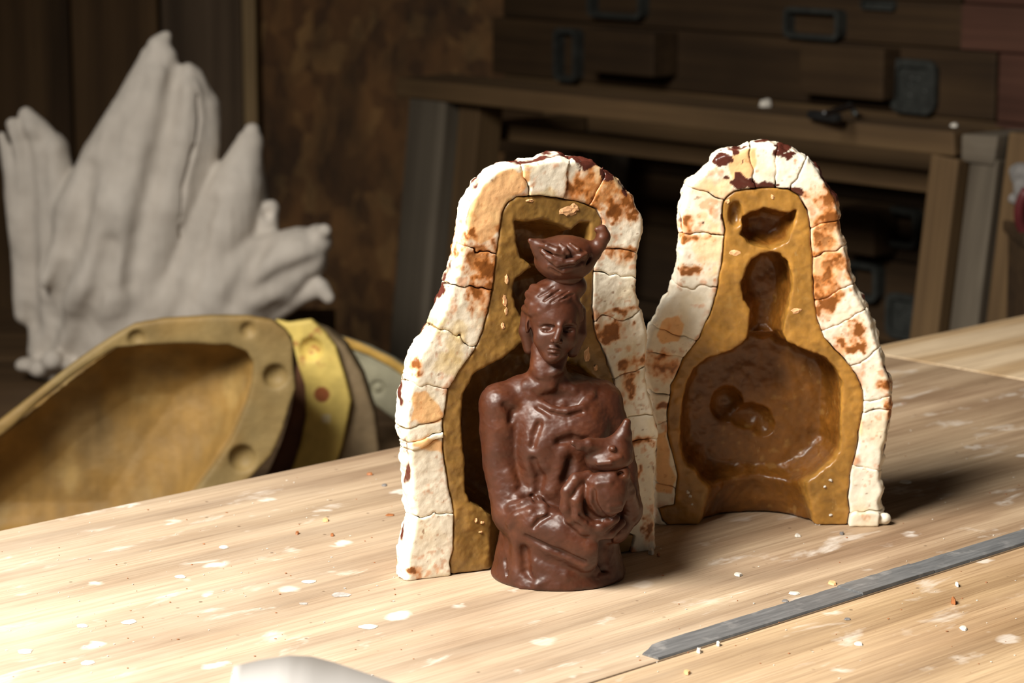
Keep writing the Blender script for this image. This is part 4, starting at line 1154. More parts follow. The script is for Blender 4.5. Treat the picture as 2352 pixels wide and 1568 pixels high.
flute([(452, 215), (455, 270), (440, 350), (420, 430), (412, 500)], [1.6, 3.6, 4.2, 3.4, 2.0], 3.0, 3)
flute([(411, 520), (413, 548)], [4.0, 3.0], 3.0, 3)
# ragged foot
for i in range(12):
    t = i / 11
    wc.ell(C(60 + 330 * t, 838 + 10 * math.sin(i * 2.1) - 6 * t, -30 + 10 * math.cos(i * 1.7)), (13, 15, 9 + 2 * (i % 3)), 6)
V, Q = wc.mesh(2)
nr = normals(V, Q)
st = fbm(V, np.array([10, 10, 60.0]), 5, 3)
V = V + nr * (0.9 * st + 2.6 * fbm(V, 45, 8, 3))[:, None]
V[:, 2] = np.maximum(V[:, 2], 0.4)
cc = np.tile(np.array([0.66, 0.61, 0.545]), (len(V), 1)) * (1 + 0.12 * fbm(V, 40, 3, 3) + 0.10 * st)[:, None]
wco = tag(link('white_cast', np_mesh('white_cast', V / 1000, Q, np.clip(cc, 0, 1)), M_white), 'white plaster cast with upswept ridged lobes like a gnarled root, on the low bench', 'sculpture')
wco.location = CB

# ---- yellow moulds with flanges
M_ymould = vcol_mat('yellow_resin_mould', 0.6, 0.35, nscale=35, bstr=0.35, bdist=0.002, var=0.22)
class FlangeMould:
    def __init__(s, name, y, label, cat='mould', yaw=0.0, anchor=(500, 900)):
        s.root = empty(name)
        tag(s.root, label, cat)
        a = at_y(*anchor, y)
        s.o = np.array([a[0], a[1], SH_Z])
        s.u = np.array([math.cos(yaw), math.sin(yaw), 0]); s.w = np.array([-s.u[1], s.u[0], 0])
        s.root.location = s.o; s.root.rotation_euler = (0, 0, yaw)
    def uv(s, px, py, w=0):
        p = on_plane(px, py, s.o + s.w * w / 1000, s.w) - s.o
        return float(p @ s.u) * 1000, float(p[2]) * 1000
    def poly(s, pts): return np.array([s.uv(*p) for p in pts])
    def build(s, name, fn, polys, w0, w1, colf, h=1.8, it=2, amp=0.8, seed=1, label=None):
        A = np.vstack(polys)
        lo = np.array([A[:, 0].min() - 8, max(A[:, 1].min() - 8, -3), w0 - 6]); hi = np.array([A[:, 0].max() + 8, A[:, 1].max() + 8, w1 + 6])
        n = np.ceil((hi - lo) / h).astype(int) + 1
        U = (lo[0] + np.arange(n[0]) * h).astype(np.float32)[:, None]; Vv = (lo[1] + np.arange(n[1]) * h).astype(np.float32)[None, :]
        Z = (lo[2] + np.arange(n[2]) * h).astype(np.float32)[None, None, :]
        d = fn(U, Vv, Z)
        d = np.maximum(d, -Vv[:, :, None] + 0.5)
        V, Q = surface_nets(d.astype(np.float32), lo, h)
        V = relax(V, Q, it)
        nr = normals(V, Q)
        V = V + nr * (amp * fbm(V, 25, seed, 4))[:, None]
        V[:, 1] = np.maximum(V[:, 1], 0.3)
        col = colf(V, nr)
        L = np.stack([V[:, 0], V[:, 2], V[:, 1]], 1) / 1000
        o = link(name, np_mesh(name, L, Q[:, ::-1], np.clip(col, 0, 1)), M_ymould, s.root)
        if label: o['label'] = label
        return o
def carve_sph(d, U, V, Z, c, r, k=1.5):
    return smax(d, -(np.sqrt((U[:, :, None] - c[0]) ** 2 + (V[:, :, None] - c[1]) ** 2 + (Z - c[2]) ** 2) - r), k)
Y_TAN = np.array([0.27, 0.19, 0.075]); Y_OCH = np.array([0.30, 0.175, 0.048]); Y_BRI = np.array([0.74, 0.56, 0.15]); Y_GRY = np.array([0.34, 0.32, 0.22])

f1 = FlangeMould('flanged_mould', 2.25, 'large tan and ochre mould half with dimpled flange, below the white cast', yaw=math.radians(8))
o1 = f1.poly([(-330, 1330), (-280, 1180), (-120, 1050), (0, 968), (41, 936), (102, 888), (163, 840), (224, 796), (278, 762), (310, 745), (376, 733), (490, 727), (571, 727), (629, 738), (661, 762), (675, 790), (675, 843), (681, 892), (666, 933), (650, 990), (624, 1047), (584, 1090), (520, 1160), (440, 1260), (400, 1330)])
i1 = f1.poly([(-270, 1330), (-230, 1190), (-90, 1075), (20, 988), (110, 905), (200, 840), (262, 802), (310, 796), (408, 790), (526, 793), (567, 808), (584, 835), (580, 876), (567, 925), (547, 974), (526, 1019), (490, 1072), (440, 1140), (380, 1230), (340, 1330)])
def fl1(U, V, Z):
    d = np.maximum(poly_sd(U, V, o1), -poly_sd(U, V, i1))[:, :, None] + 0 * Z
    d = smax(d, np.maximum(-Z, Z - 14), 2.5)
    for c, r in (((633, 864), 12), ((557, 1053), 13), ((569, 757), 8), ((314, 778), 9)):
        p = f1.uv(*c); d = carve_sph(d, U, V, Z, (p[0], p[1], -3), r)
    return d
def dome1(U, V, Z):
    so = poly_sd(U, V, o1)[:, :, None]; si = poly_sd(U, V, i1)[:, :, None]
    w = np.clip(Z - 14, 0, 109)
    outer = np.maximum(so + 12 + 60 * (1 - np.sqrt(1 - (w / 110) ** 2)), np.maximum(14.2 - Z, Z - 112))
    w2 = np.clip(Z, 0, 59)
    inner = np.maximum(si - 1 + 70 * (1 - np.sqrt(1 - (w2 / 60) ** 2)), Z - 60)
    inner = smax(inner, 18 - V[:, :, None] + 0 * Z, 14)
    return smax(outer, -inner, 3)
def col_f1(V, nr):
    n = fbm(V, 30, 4, 4)[:, None]
    g = sstep(-0.1, 0.5, fbm(V, 60, 9, 3))[:, None]
    return (Y_TAN * (1 - 0.5 * g) + Y_OCH * 0.5 * g) * (1 + 0.25 * n)
def col_d1(V, nr):
    n = fbm(V, np.array([12, 80, 30.0]), 4, 4)[:, None]
    g = sstep(0.0, 0.45, fbm(V, 34, 29, 4))[:, None]
    low = sstep(-0.1, 0.3, fbm(V, 45, 14, 4))[:, None]
    c = Y_OCH * (1 - 0.5 * low) + np.array([0.27, 0.19, 0.09]) * 0.5 * low
    return (c * (1 - 0.35 * g) + np.array([0.46, 0.33, 0.13]) * 0.35 * g) * (1 + 0.3 * n)
f1.build('flange', fl1, [o1], 0, 14, col_f1, label='tan flange with round registration dimples')
f1.build('bowl', dome1, [o1], 0, 112, col_d1, h=2.2, amp=1.6, label='ochre hollow inside of the mould')

f2 = FlangeMould('flanged_mould', 2.40, 'bright yellow mould half with a red-brown dot on its flange', yaw=math.radians(-4), anchor=(730, 900))
o2 = f2.poly([(628, 734), (660, 742), (690, 738), (714, 735), (747, 766), (771, 798), (792, 864), (806, 921), (798, 966), (784, 1027), (760, 1090), (720, 1160), (660, 1220), (600, 1240), (640, 1140), (673, 1068), (690, 1019), (702, 957), (699, 884), (683, 835), (669, 775), (650, 752)])
s2 = f2.poly([(690, 745), (747, 766), (790, 800), (830, 870), (858, 960), (868, 1040), (860, 1120), (820, 1220), (560, 1250), (585, 1140), (620, 1068), (640, 1019), (660, 957), (672, 884), (675, 835), (669, 775)])
def fl2(U, V, Z):
    d = smax(poly_sd(U, V, o2)[:, :, None] + 0 * Z, np.maximum(-Z, Z - 12), 2.0)
    p = f2.uv(714, 802); d = carve_sph(d, U, V, Z, (p[0], p[1], -5), 13)
    return d
def sh2(U, V, Z):
    w = np.clip(Z - 12, 0, 69)
    d = poly_sd(U, V, s2)[:, :, None] + 25 * (1 - np.sqrt(1 - (w / 70) ** 2))
    return smax(d, np.maximum(12.2 - Z, Z - 70), 5)
pd = f2.uv(739, 906)
def col_f2(V, nr):
    n = fbm(V, 22, 4, 4)[:, None]
    c = Y_BRI * (1 + 0.22 * n)
    dot = sstep(8.2, 7.2, np.hypot(V[:, 0] - pd[0], V[:, 1] - pd[1]))[:, None]
    c = c * (1 - dot) + np.array([0.33, 0.10, 0.03]) * dot
    pq = f2.uv(714, 790)
    sp = (sstep(0.25, 0.4, fbm(V, 7, 44, 2)) * sstep(30, 10, np.hypot(V[:, 0] - pq[0], V[:, 1] - pq[1])))[:, None]
    c = c * (1 - sp * .8) + np.array([0.4, 0.12, 0.04]) * sp * .8
    pw = f2.uv(749, 961)
    wq = (sstep(4.5, 3.5, np.abs(V[:, 0] - pw[0])) * sstep(4.5, 3.5, np.abs(V[:, 1] - pw[1])))[:, None]
    return c * (1 - wq * .6) + np.array([0.8, 0.74, 0.55]) * wq * .6
f2.build('flange', fl2, [o2], 0, 12, col_f2, h=1.5, label='bright yellow flange with red-brown dot')
f2.build('shell', sh2, [s2], 12, 70, lambda V, nr: np.where(V[:, :1] < pd[0] - 12, np.array([0.16, 0.07, 0.035]), np.array([0.23, 0.165, 0.09])) * (1 + 0.3 * fbm(V, 20, 3, 3)[:, None]), h=2.2, label='brown-grey curved shell')

f3 = FlangeMould('flanged_mould', 2.60, 'grey-green mould piece with orange-yellow rim, partly hidden by the plaster mould half', yaw=math.radians(-10), anchor=(860, 900))
o3 = f3.poly([(700, 790), (745, 768), (800, 782), (850, 800), (900, 826), (945, 857), (985, 895), (1000, 940), (960, 985), (918, 972), (880, 945), (849, 921), (812, 851), (760, 830), (800, 900), (800, 1000), (800, 1260), (740, 1260), (745, 1000), (735, 860), (720, 815)])
def fl3(U, V, Z):
    d = smax(poly_sd(U, V, o3)[:, :, None] + 0 * Z, np.maximum(-Z, Z - 16), 2.0)
    p = f3.uv(867, 892); q = np.hypot(U - p[0], V - p[1])[:, :, None]
    return smax(d, -np.maximum(np.abs(q - 6) - 2, Z - 3), 1.0)
rim3 = f3.poly([(700, 775), (745, 762), (800, 776), (850, 795), (900, 820), (950, 853), (990, 892), (975, 905), (940, 872), (893, 838), (845, 814), (797, 795), (745, 783), (712, 795)])
def rm3(U, V, Z):
    return smax(poly_sd(U, V, rim3)[:, :, None] + 0 * Z, np.maximum(-4 - Z, Z + 0.3), 1.5)
f3.build('flange', fl3, [o3], 0, 16, lambda V, nr: Y_GRY * (1 + 0.2 * fbm(V, 20, 3, 3)[:, None]), h=1.8)
f3.build('rim', rm3, [rim3], -4, 0, lambda V, nr: np.array([0.55, 0.33, 0.07]) * (1 + 0.3 * fbm(V, 12, 3, 3)[:, None]), h=1.2, label='orange-yellow rim')

# ================================================================== BACKGROUND: RIGHT (weathered frame, stacked wooden flasks)
M_weath = wood_mat('weathered_grey_timber', (0.06, 0.05, 0.036), (0.115, 0.097, 0.072), (0.175, 0.15, 0.115), 0.7, axis=0)
M_brownt = wood_mat('brown_timber', (0.062, 0.037, 0.016), (0.112, 0.068, 0.03), (0.16, 0.102, 0.046), 0.7, axis=0)
M_flask = wood_mat('dark_flask_wood', (0.03, 0.017, 0.007), (0.055, 0.031, 0.013), (0.082, 0.048, 0.02), 0.7, axis=0)
M_flask_red = wood_mat('reddish_flask_wood', (0.05, 0.02, 0.012), (0.085, 0.036, 0.023), (0.12, 0.056, 0.036), 0.7, axis=0)
M_iron = plain_mat('grey_cast_iron', (0.05, 0.053, 0.048), 0.5, 0.35, var=0.4, nscale=60)
M_black = plain_mat('black_iron', (0.02, 0.02, 0.02), 0.4, 0.3)
FZ = CAM_H - 2.72 * math.tan(TH - math.atan((784 - 306) / F))
FA = at_z(953, 181, FZ); FB = at_z(2192, 306, FZ)
print('frame', FZ, FA, FB)
f_1 = (FB - FA); f_1[2] = 0; LF = np.linalg.norm(f_1); f_1 /= LF
f_2 = np.array([-f_1[1], f_1[0], 0])           # away from the camera
UP = np.array([0, 0, 1.0])
def fp(s_, off, z): return FA * np.array([1, 1, 0]) + f_1 * s_ + f_2 * off + UP * z
stand = empty('timber_stand', (FA[0], FA[1], FLOOR_Z))
tag(stand, 'weathered grey timber stand with open frame, in front of the stacked flasks', 'stand')
beam('top_rail', fp(-0.04, 0.045, FZ - 0.013), fp(LF, 0.045, FZ - 0.013), 0.09, 0.026, M_brownt, stand, seed=3, wob=0.002)
beam('top_rail', fp(LF + 0.002, 0.055, FZ - 0.016), fp(LF + 0.046, 0.055, FZ - 0.016), 0.085, 0.03, M_weath, stand, seed=4, wob=0.002)
beam('back_rail', fp(-0.05, 0.30, FZ - 0.075), fp(LF, 0.30, FZ - 0.075), 0.04, 0.024, M_brownt, stand, seed=6, wob=0.002)
def lean(p, z, sl=-0.085): return p + f_1 * 0 + np.array([sl * (FZ - z), 0, z - p[2]])
def leg(s_, off, w, t, mat, dz=0.028, name='leg', sl=-0.085):
    a = fp(s_, off, FZ - dz); bt = lean(a, FLOOR_Z, sl)
    return beam(name, a, bt, w, t, mat, stand, up=f_1, seed=int(abs(s_ * 1000)) + 5, wob=0.0015)
leg(0.020, 0.030, 0.055, 0.075, M_weath)
leg(0.085, 0.045, 0.045, 0.040, M_brownt)
leg(LF - 0.012, 0.025, 0.05, 0.036, M_brownt)
leg(LF + 0.028, 0.045, 0.06, 0.040, M_weath)
leg(LF + 0.066, 0.062, 0.07, 0.030, M_brownt, dz=-0.002)
leg(0.06, 0.30, 0.05, 0.05, M_weath, dz=0.09)
leg(LF - 0.02, 0.30, 0.05, 0.05, M_weath, dz=0.09)
beam('cross_rail', fp(0.06, 0.10, FZ - 0.072), fp(LF - 0.03, 0.10, FZ - 0.072), 0.02, 0.022, M_brownt, stand, seed=9)
for s_ in (0.03, LF - 0.02):
    beam('side_rail', fp(s_, 0.075, FZ - 0.075), fp(s_, 0.275, FZ - 0.075), 0.03, 0.024, M_brownt, stand, seed=11)

# stacked wooden casting flasks
OFF = 0.40
def fpl(px, py, off):
    p = on_plane(px, py, fp(0, off, 0), f_2)
    return float((p - fp(0, off, 0)) @ f_1), float(p[2])
def iron_handle(parent, px0, py0, px1, py1, off, plate=True):
    """cast iron bracket: a plate with a raised square rim, or a looped handle"""
    s0, z0 = fpl(px0, py1, off); s1, z1 = fpl(px1, py0, off)
    lz = parent['_z']; z0 = max(z0, lz[0] + 0.001); z1 = min(z1, lz[1] - 0.001)
    bm = bmesh.new()
    def rounded(hw, hh, r, n=5):
        pts = []
        for cx, cz, a0 in ((hw - r, hh - r, 0), (-hw + r, hh - r, 90), (-hw + r, -hh + r, 180), (hw - r, -hh + r, 270)):
            for j in range(n + 1):
                a = math.radians(a0 + 90 * j / n)
                pts.append((cx + r * math.cos(a), cz + r * math.sin(a)))
        return pts
    hw, hh = abs(s1 - s0) / 2, abs(z1 - z0) / 2
    r = min(hw, hh) * 0.45; t = min(hw, hh) * 0.28
    O = rounded(hw, hh, r); I = rounded(hw - t, hh - t, r * 0.6)
    n = len(O); th = 0.018 if not plate else 0.008
    rings = [[bm.verts.new((x, y, z)) for x, z in P] for P, y in ((O, 0), (O, -th), (I, -th), (I, -0.002 if plate else 0))]
    for a, b_ in zip(rings, rings[1:] + ([] if plate else [rings[0]])):
        for j in range(n): bm.faces.new((a[j], a[(j + 1) % n], b_[(j + 1) % n], b_[j]))
    if plate:
        bm.faces.new(rings[3]); bm.faces.new(rings[0][::-1])
        for k in range(5):     # worn casting marks
            rr = random.Random(k + int(px0)); c = bmesh.ops.create_icosphere(bm, subdivisions=1, radius=t * 0.35)
            ox, oz = rr.uniform(-.45, .45) * hw, rr.uniform(-.45, .45) * hh
            for v in c['verts']: v.co = Vector((v.co.x + ox, v.co.y * 0.5 - 0.002, v.co.z + oz))
    bmesh.ops.recalc_face_normals(bm, faces=bm.faces[:])
    me = bpy.data.meshes.new('iron_handle'); bm.to_mesh(me); bm.free()
    o = link('iron_handle', me, M_iron)
    c = fp((s0 + s1) / 2, off, (z0 + z1) / 2)
    o.matrix_world = frame_matrix(c, f_1, f_2, UP)
    o.parent = parent; o.matrix_parent_inverse = parent_inv(parent)
    o['label'] = 'grey iron handle'
    return o
def flask(label, s0, s1, z0, z1, mat, off=OFF, depth=0.22, endmat=None):
    base = fp((s0 + s1) / 2, off + depth / 2, z0)
    r = empty('casting_flask', base)
    tag(r, label, 'wooden box', 'stacked wooden flasks')
    r['_z'] = (z0, z1)
    t = 0.022
    beam('side_board', fp(s0, off + t / 2, (z0 + z1) / 2), fp(s1, off + t / 2, (z0 + z1) / 2), t, z1 - z0, mat, r, seed=3)
    beam('side_board', fp(s0, off + depth - t / 2, (z0 + z1) / 2), fp(s1, off + depth - t / 2, (z0 + z1) / 2), t, z1 - z0, mat, r, seed=3)
    for s_ in (s0 + t / 2, s1 - t / 2):
        beam('end_board', fp(s_, off + t + 0.0005, (z0 + z1) / 2), fp(s_, off + depth - t - 0.0005, (z0 + z1) / 2), t, z1 - z0, endmat or mat, r, seed=5)
    return r
def cleat(r, px0, py0, px1, py1, off, dep=0.05, mat=None):
    s0, z1 = fpl(px0, py0, off - dep); s1, z0 = fpl(px1, py1, off - dep)
    lz = r['_z']; z0 = max(z0, lz[0] + 0.002); z1 = min(z1, lz[1] - 0.002)
    return beam('cleat', fp(s0, off - dep / 2, (z0 + z1) / 2), fp(s1, off - dep / 2, (z0 + z1) / 2), dep - 0.0006, z1 - z0, mat or M_flask, r, seed=int(px0))
# layer heights measured on the front plane
zt = [fpl(2046, y, OFF)[1] for y in (-150, 0, 104, 258, 350, 470, 600, 790)]
sA, _ = fpl(1130, 150, OFF); sE, _ = fpl(2286, 180, OFF); sE2, _ = fpl(2205, 60, OFF)
names = ['topmost brown wooden flask with an iron handle, cut by the photo top', 'brown wooden flask with iron handles, above the cleated one', 'brown wooden flask with cleat blocks and square iron plate, above the timber stand',
         'brown wooden flask just behind the rail of the timber stand', 'dark wooden flask seen through the timber stand, upper one', 'dark wooden flask seen through the timber stand, middle one', 'dark wooden flask seen through the timber stand, lower one']
FL = []
for i in range(7):
    e = sE2 if i < 2 else sE
    FL.append(flask(names[i], sA + 0.02 * (i % 2), e, zt[i + 1] + 0.0012, zt[i], M_flask if i != 3 else M_brownt, OFF + 0.004 * (i % 2)))
# support for the stack
zz = zt[7]
pl = tag(empty('pallet', fp((sA + sE) / 2, OFF + 0.11, FLOOR_Z)), 'timber trestle under the stacked wooden flasks', 'trestle')
beam('board', fp(sA - 0.02, OFF + 0.11, zz - 0.012), fp(sE + 0.42, OFF + 0.11, zz - 0.012), 0.26, 0.023, M_flask, pl)
for s_ in (sA + 0.05, (sA + sE) / 2, sE + 0.36):
    beam('leg', fp(s_, OFF + 0.11, zz - 0.024), fp(s_, OFF + 0.11, FLOOR_Z), 0.08, 0.2, M_flask, pl, up=f_2)
# neighbours to the right, reddish
e0 = sE + 0.004; e1_ = sE + 0.40
RB = []
for i, lab in ((0, None), (1, 'reddish wooden flask in the upper right corner with a pale scrape'), (2, 'reddish wooden flask at the right edge, second row'), (3, 'reddish-brown wooden flask at the right edge above the rags'), (4, 'dark wooden flask behind the rags at the right edge'), (5, 'dark wooden flask low at the right edge, upper'), (6, 'dark wooden flask low at the right edge, lower')):
    a = (sE2 if i < 2 else sE) + 0.004
    if lab is None: lab = 'reddish wooden flask in the upper right, mostly above the photo'
    RB.append(flask(lab, a, a + 0.40, zt[i + 1] + 0.0012, zt[i], M_flask_red if i < 4 else M_flask, OFF - 0.004 * (i % 2)))
cleat(FL[2], 1836, 98, 2026, 232, OFF, 0.035)
cleat(FL[2], 1342, 48, 1500, 178, OFF)
iron_handle(FL[2], 2050, 140, 2158, 276, OFF - 0.002, True)
iron_handle(FL[2], 1290, 66, 1342, 186, OFF + 0.0, False)
iron_handle(FL[1], 1818, 22, 1946, 84, OFF + 0.004, False)
iron_handle(FL[1], 1368, -40, 1492, 36, OFF + 0.004, False)
iron_handle(FL[1], 1985, -50, 2062, 20, OFF + 0.004, True)
iron_handle(FL[5], 2042, 476, 2126, 558, OFF + 0.004, False)
iron_handle(FL[6], 1955, 606, 2035, 680, OFF, False)
iron_handle(FL[6], 2040, 680, 2120, 770, OFF, True)
cleat(FL[5], 1930, 462, 2006, 590, OFF + 0.004)
cleat(FL[5], 1560, 440, 1700, 540, OFF + 0.004)
for r in FL + RB: del r['_z']

# ================================================================== SMALL THINGS
# black clamp and crumbs on the stand's rail
ck = empty('iron_clamp', at_z(1905, 262, FZ)); tag(ck, 'small black iron clamp lying on the rail of the timber stand', 'clamp')
a = at_z(1862, 262, FZ + 0.006); b_ = at_z(1925, 272, FZ + 0.006)
beam('jaw', a, b_, 0.012, 0.010, M_black, ck)
beam('arm', at_z(1890, 262, FZ + 0.016), at_z(1958, 244, FZ + 0.018), 0.007, 0.007, M_black, ck)
beam('screw', at_z(1950, 240, FZ + 0.010), at_z(1966, 262, FZ + 0.006), 0.006, 0.006, M_iron, ck)
M_chip = plain_mat('white_plaster_crumb', (0.64, 0.60, 0.53), 0.8, var=0.12, nscale=200)
M_rust = plain_mat('rust_wax_crumb', (0.33, 0.12, 0.04), 0.5, var=0.3, nscale=200)
M_peach = plain_mat('peach_clay_crumb', (0.72, 0.40, 0.19), 0.7, var=0.15, nscale=200)
M_grey = plain_mat('dark_grey_fleck', (0.17, 0.16, 0.155), 0.7, var=0.3, nscale=200)
M_smudge = plain_mat('clay_smudge', (0.40, 0.36, 0.33), 0.8, var=0.4, nscale=300)
def flake(name, px, py, wpx, hpx, thick, mat, label, cat, z=0.0, yaw=0.0, group=None, seed=0):
    """a small irregular flake lying on a surface; wpx, hpx: its extent in the photograph"""
    p = at_z(px, py, z)
    sc = p[1] / F
    rx = wpx * sc / 2; ry = hpx * sc / 2 / 0.28
    rr = random.Random(seed + int(px) * 7 + int(py))
    n = 9
    bm = bmesh.new()
    lo, hi = [], []
    for i in range(n):
        a = 2 * math.pi * i / n; q = rr.uniform(0.72, 1.12)
        x, y = rx * q * math.cos(a), ry * q * math.sin(a)
        lo.append(bm.verts.new((x, y, 0.0002))); hi.append(bm.verts.new((x * 0.8, y * 0.8, thick * rr.uniform(0.75, 1.1))))
    c = bm.verts.new((rr.uniform(-.2, .2) * rx, rr.uniform(-.2, .2) * ry, thick * 1.15))
    for i in range(n):
        j = (i + 1) % n
        bm.faces.new((lo[i], lo[j], hi[j], hi[i])); bm.faces.new((hi[i], hi[j], c))
    bm.faces.new(lo[::-1])
    me = bpy.data.meshes.new(name); bm.to_mesh(me); bm.free()
    o = link(name, me, mat)
    o.location = p; o.rotation_euler = (0, 0, yaw)
    return tag(o, label, cat, group)
flake('plaster_crumb', 1760, 244, 34, 14, 0.008, M_chip, 'white crumb of plaster on the rail of the timber stand, left of the clamp', 'plaster crumb', FZ)
flake('plaster_crumb', 2192, 292, 20, 8, 0.004, M_chip, 'small white crumb at the right end of the timber stand rail', 'plaster crumb', FZ)
flake('plaster_flake', 2079, 1108, 34, 9, 0.0012, M_chip, 'flat white plaster flake on the bench right of the empty mould half', 'plaster flake')
flake('plaster_crumb', 1495, 1271, 15, 10, 0.003, M_chip, 'white plaster crumb at the right foot of the mould half behind the statue', 'plaster crumb')
flake('wax_crumb', 1512, 1276, 8, 6, 0.0015, M_rust, 'rust-coloured wax crumb beside the white crumb at the mould foot', 'wax crumb')
flake('plaster_crumb', 1696, 1321, 20, 8, 0.0012, M_chip, 'white plaster crumb on the bench below the empty mould half', 'plaster crumb')
flake('plaster_flake', 1880, 1204, 18, 5, 0.001, M_chip, 'white sliver at the right rubber foot of the empty mould half', 'plaster flake')
flake('plaster_crumb', 1832, 1231, 16, 8, 0.0012, M_chip, 'whitish crumb in front of the empty mould half', 'plaster crumb')
flake('wax_crumb', 1934, 1227, 12, 5, 0.0015, M_grey, 'dark crumb in front of the right foot of the empty mould half', 'crumb')
flake('clay_crumb', 1912, 1341, 22, 9, 0.0015, M_peach, 'peach clay crumb on the bench above the steel strip', 'clay crumb')
flake('clay_crumb', 1578, 1546, 18, 9, 0.0015, M_peach, 'peach clay crumb near the lower edge below the strip end', 'clay crumb')
flake('wax_crumb', 2190, 1385, 13, 9, 0.003, M_rust, 'rust-coloured wax crumb on the front board below the strip', 'wax crumb')
flake('plaster_crumb', 2198, 1345, 10, 8, 0.002, M_chip, 'white crumb just below the strip, right of its break', 'plaster crumb')
flake('plaster_flake', 2213, 1444, 18, 10, 0.0012, M_chip, 'white plaster fleck on the front board at the lower right', 'plaster flake')
flake('plaster_flake', 1972, 1480, 20, 9, 0.0010, M_chip, 'elongated white fleck on the front board below the strip', 'plaster flake')
flake('plaster_crumb', 1605, 1497, 15, 8, 0.002, M_chip, 'pale crumb on the lower edge of the strip near its end', 'plaster crumb')
flake('plaster_crumb', 1650, 1482, 10, 7, 0.002, M_chip, 'pale crumb on the lower edge of the strip, second from its end', 'plaster crumb')
flake('plaster_flake', 1823, 1363, 30, 8, 0.0008, M_chip, 'broad whitish smear of plaster just above the strip', 'plaster flake')
flake('metal_fleck', 1804, 1381, 18, 6, 0.0008, M_grey, 'dark grey fleck just above the strip', 'fleck')
flake('metal_fleck', 1946, 1422, 18, 6, 0.0006, M_grey, 'dark grey fleck on the front board under the strip', 'fleck')
flake('plaster_flake', 513, 1257, 28, 8, 0.0008, M_chip, 'bright white plaster fleck in the middle of the bench left of the statue', 'plaster flake')
flake('plaster_flake', 414, 1325, 30, 8, 0.0007, M_chip, 'white plaster fleck on the left of the bench, nearer than the bright one', 'plaster flake')
flake('plaster_flake', 708, 1336, 42, 10, 0.0006, M_chip, 'large soft white plaster fleck left of the statue', 'plaster flake')
flake('plaster_flake', 846, 1440, 56, 12, 0.0006, M_chip, 'long white plaster fleck in front of the statue, lower middle', 'plaster flake')
flake('plaster_flake', 58, 1496, 42, 12, 0.0006, M_chip, 'white plaster fleck at the lower left of the bench', 'plaster flake')
flake('plaster_flake', 202, 1522, 38, 11, 0.0006, M_chip, 'white plaster fleck at the lower left, nearest the paper', 'plaster flake')
flake('plaster_flake', 190, 1437, 30, 9, 0.0006, M_chip, 'white plaster fleck at the left, above the nearest pair', 'plaster flake')
flake('plaster_flake', 298, 1428, 46, 11, 0.0006, M_chip, 'broad white plaster fleck at the left, middle of its row', 'plaster flake')
flake('graphite_smudge', 782, 1366, 54, 13, 0.0003, M_smudge, 'dark blue-grey smudge of clay left of the statue', 'smudge')
flake('graphite_smudge', 697, 1386, 22, 6, 0.0003, M_smudge, 'small grey smudge beside the larger dark smudge', 'smudge')
flake('metal_fleck', 883, 1115, 14, 6, 0.001, M_grey, 'small grey fleck near the back edge left of the mould half', 'fleck')
flake('wax_crumb', 850, 1090, 16, 5, 0.0015, M_rust, 'rust shaving near the back edge of the bench', 'wax crumb')
flake('wax_crumb', 748, 1196, 16, 8, 0.0015, M_peach, 'orange crumb on the bench left of the mould half', 'wax crumb')
flake('wax_crumb', 683, 1226, 10, 7, 0.0015, M_rust, 'rust crumb on the bench, left of the orange crumb', 'wax crumb')
flake('wax_crumb', 763, 1230, 9, 6, 0.0015, M_rust, 'rust crumb on the bench, below the orange crumb', 'wax crumb')
flake('wax_crumb', 895, 1183, 24, 6, 0.0006, M_rust, 'thin brown wax spot close to the left side of the mould half', 'wax crumb')
# peppering of tiny crumbs that nobody could count
rr = random.Random(11)
bm = bmesh.new()
for k in range(420):
    if rr.random() < 0.55: px, py = rr.uniform(0, 950), rr.uniform(1090, 1560)
    else: px, py = rr.uniform(1450, 2350), rr.uniform(900, 1560)
    p = at_z(px, py)
    lx, ly = bl(px, py)
    if ly > -0.01 or (px > 1480 and py < 1225 and px < 2060): continue
    r = rr.uniform(0.00015, 0.00055)
    c = bmesh.ops.create_icosphere(bm, subdivisions=1, radius=r)
    s_ = (rr.uniform(.7, 2.0), rr.uniform(.7, 1.6), 0.6)
    for v in c['verts']:
        v.co = Vector((v.co.x * s_[0] + p[0], v.co.y * s_[1] + p[1], v.co.z * s_[2] + r * 0.6))
    mi = rr.choice((0, 0, 0, 1, 1))
    for v in c['verts']:
        for f in v.link_faces: f.material_index = mi
me = bpy.data.meshes.new('bench_crumbs'); bm.to_mesh(me); bm.free()
for m_ in (M_chip, M_rust, M_grey): me.materials.append(m_)
o = link('bench_crumbs', me)
tag(o, 'tiny scattered crumbs of plaster and wax over the whole bench top', 'crumbs', kind='stuff')

# crumbs stuck to the moulds
def stuck(mould, px, py, r, mat, label=None, w=0.0, name='clay_crumb'):
    u, v = mould.uv(px, py)
    rr = random.Random(int(px * 3 + py))
    bm = bmesh.new()
    bmesh.ops.create_icosphere(bm, subdivisions=2, radius=1.0)
    for q in bm.verts:
        q.co *= rr.uniform(0.45, 1.25)
        q.co = Vector((q.co.x * r[0], q.co.y * r[2], q.co.z * r[1]))
    me = bpy.data.meshes.new(name); bm.to_mesh(me); bm.free()
    o = link(name, me, mat, lin1 if mould is m1 else lin2)
    o.location = (u / 1000, w, v / 1000)
    return o
for px, py, rx, ry in ((1165, 640, 5, 12), (1160, 690, 6, 16), (1163, 715, 5, 10), (1156, 748, 5, 8), (1350, 815, 9, 20), (1368, 845, 6, 8), (1218, 461, 9, 4), (1305, 485, 22, 12), (1320, 478, 12, 10), (1108, 1200, 5, 4), (1095, 1195, 4, 6), (1105, 1222, 5, 3)):
    stuck(m1, px, py, (rx * 0.00025, ry * 0.00025, 0.0007), M_peach, w=0.0006)
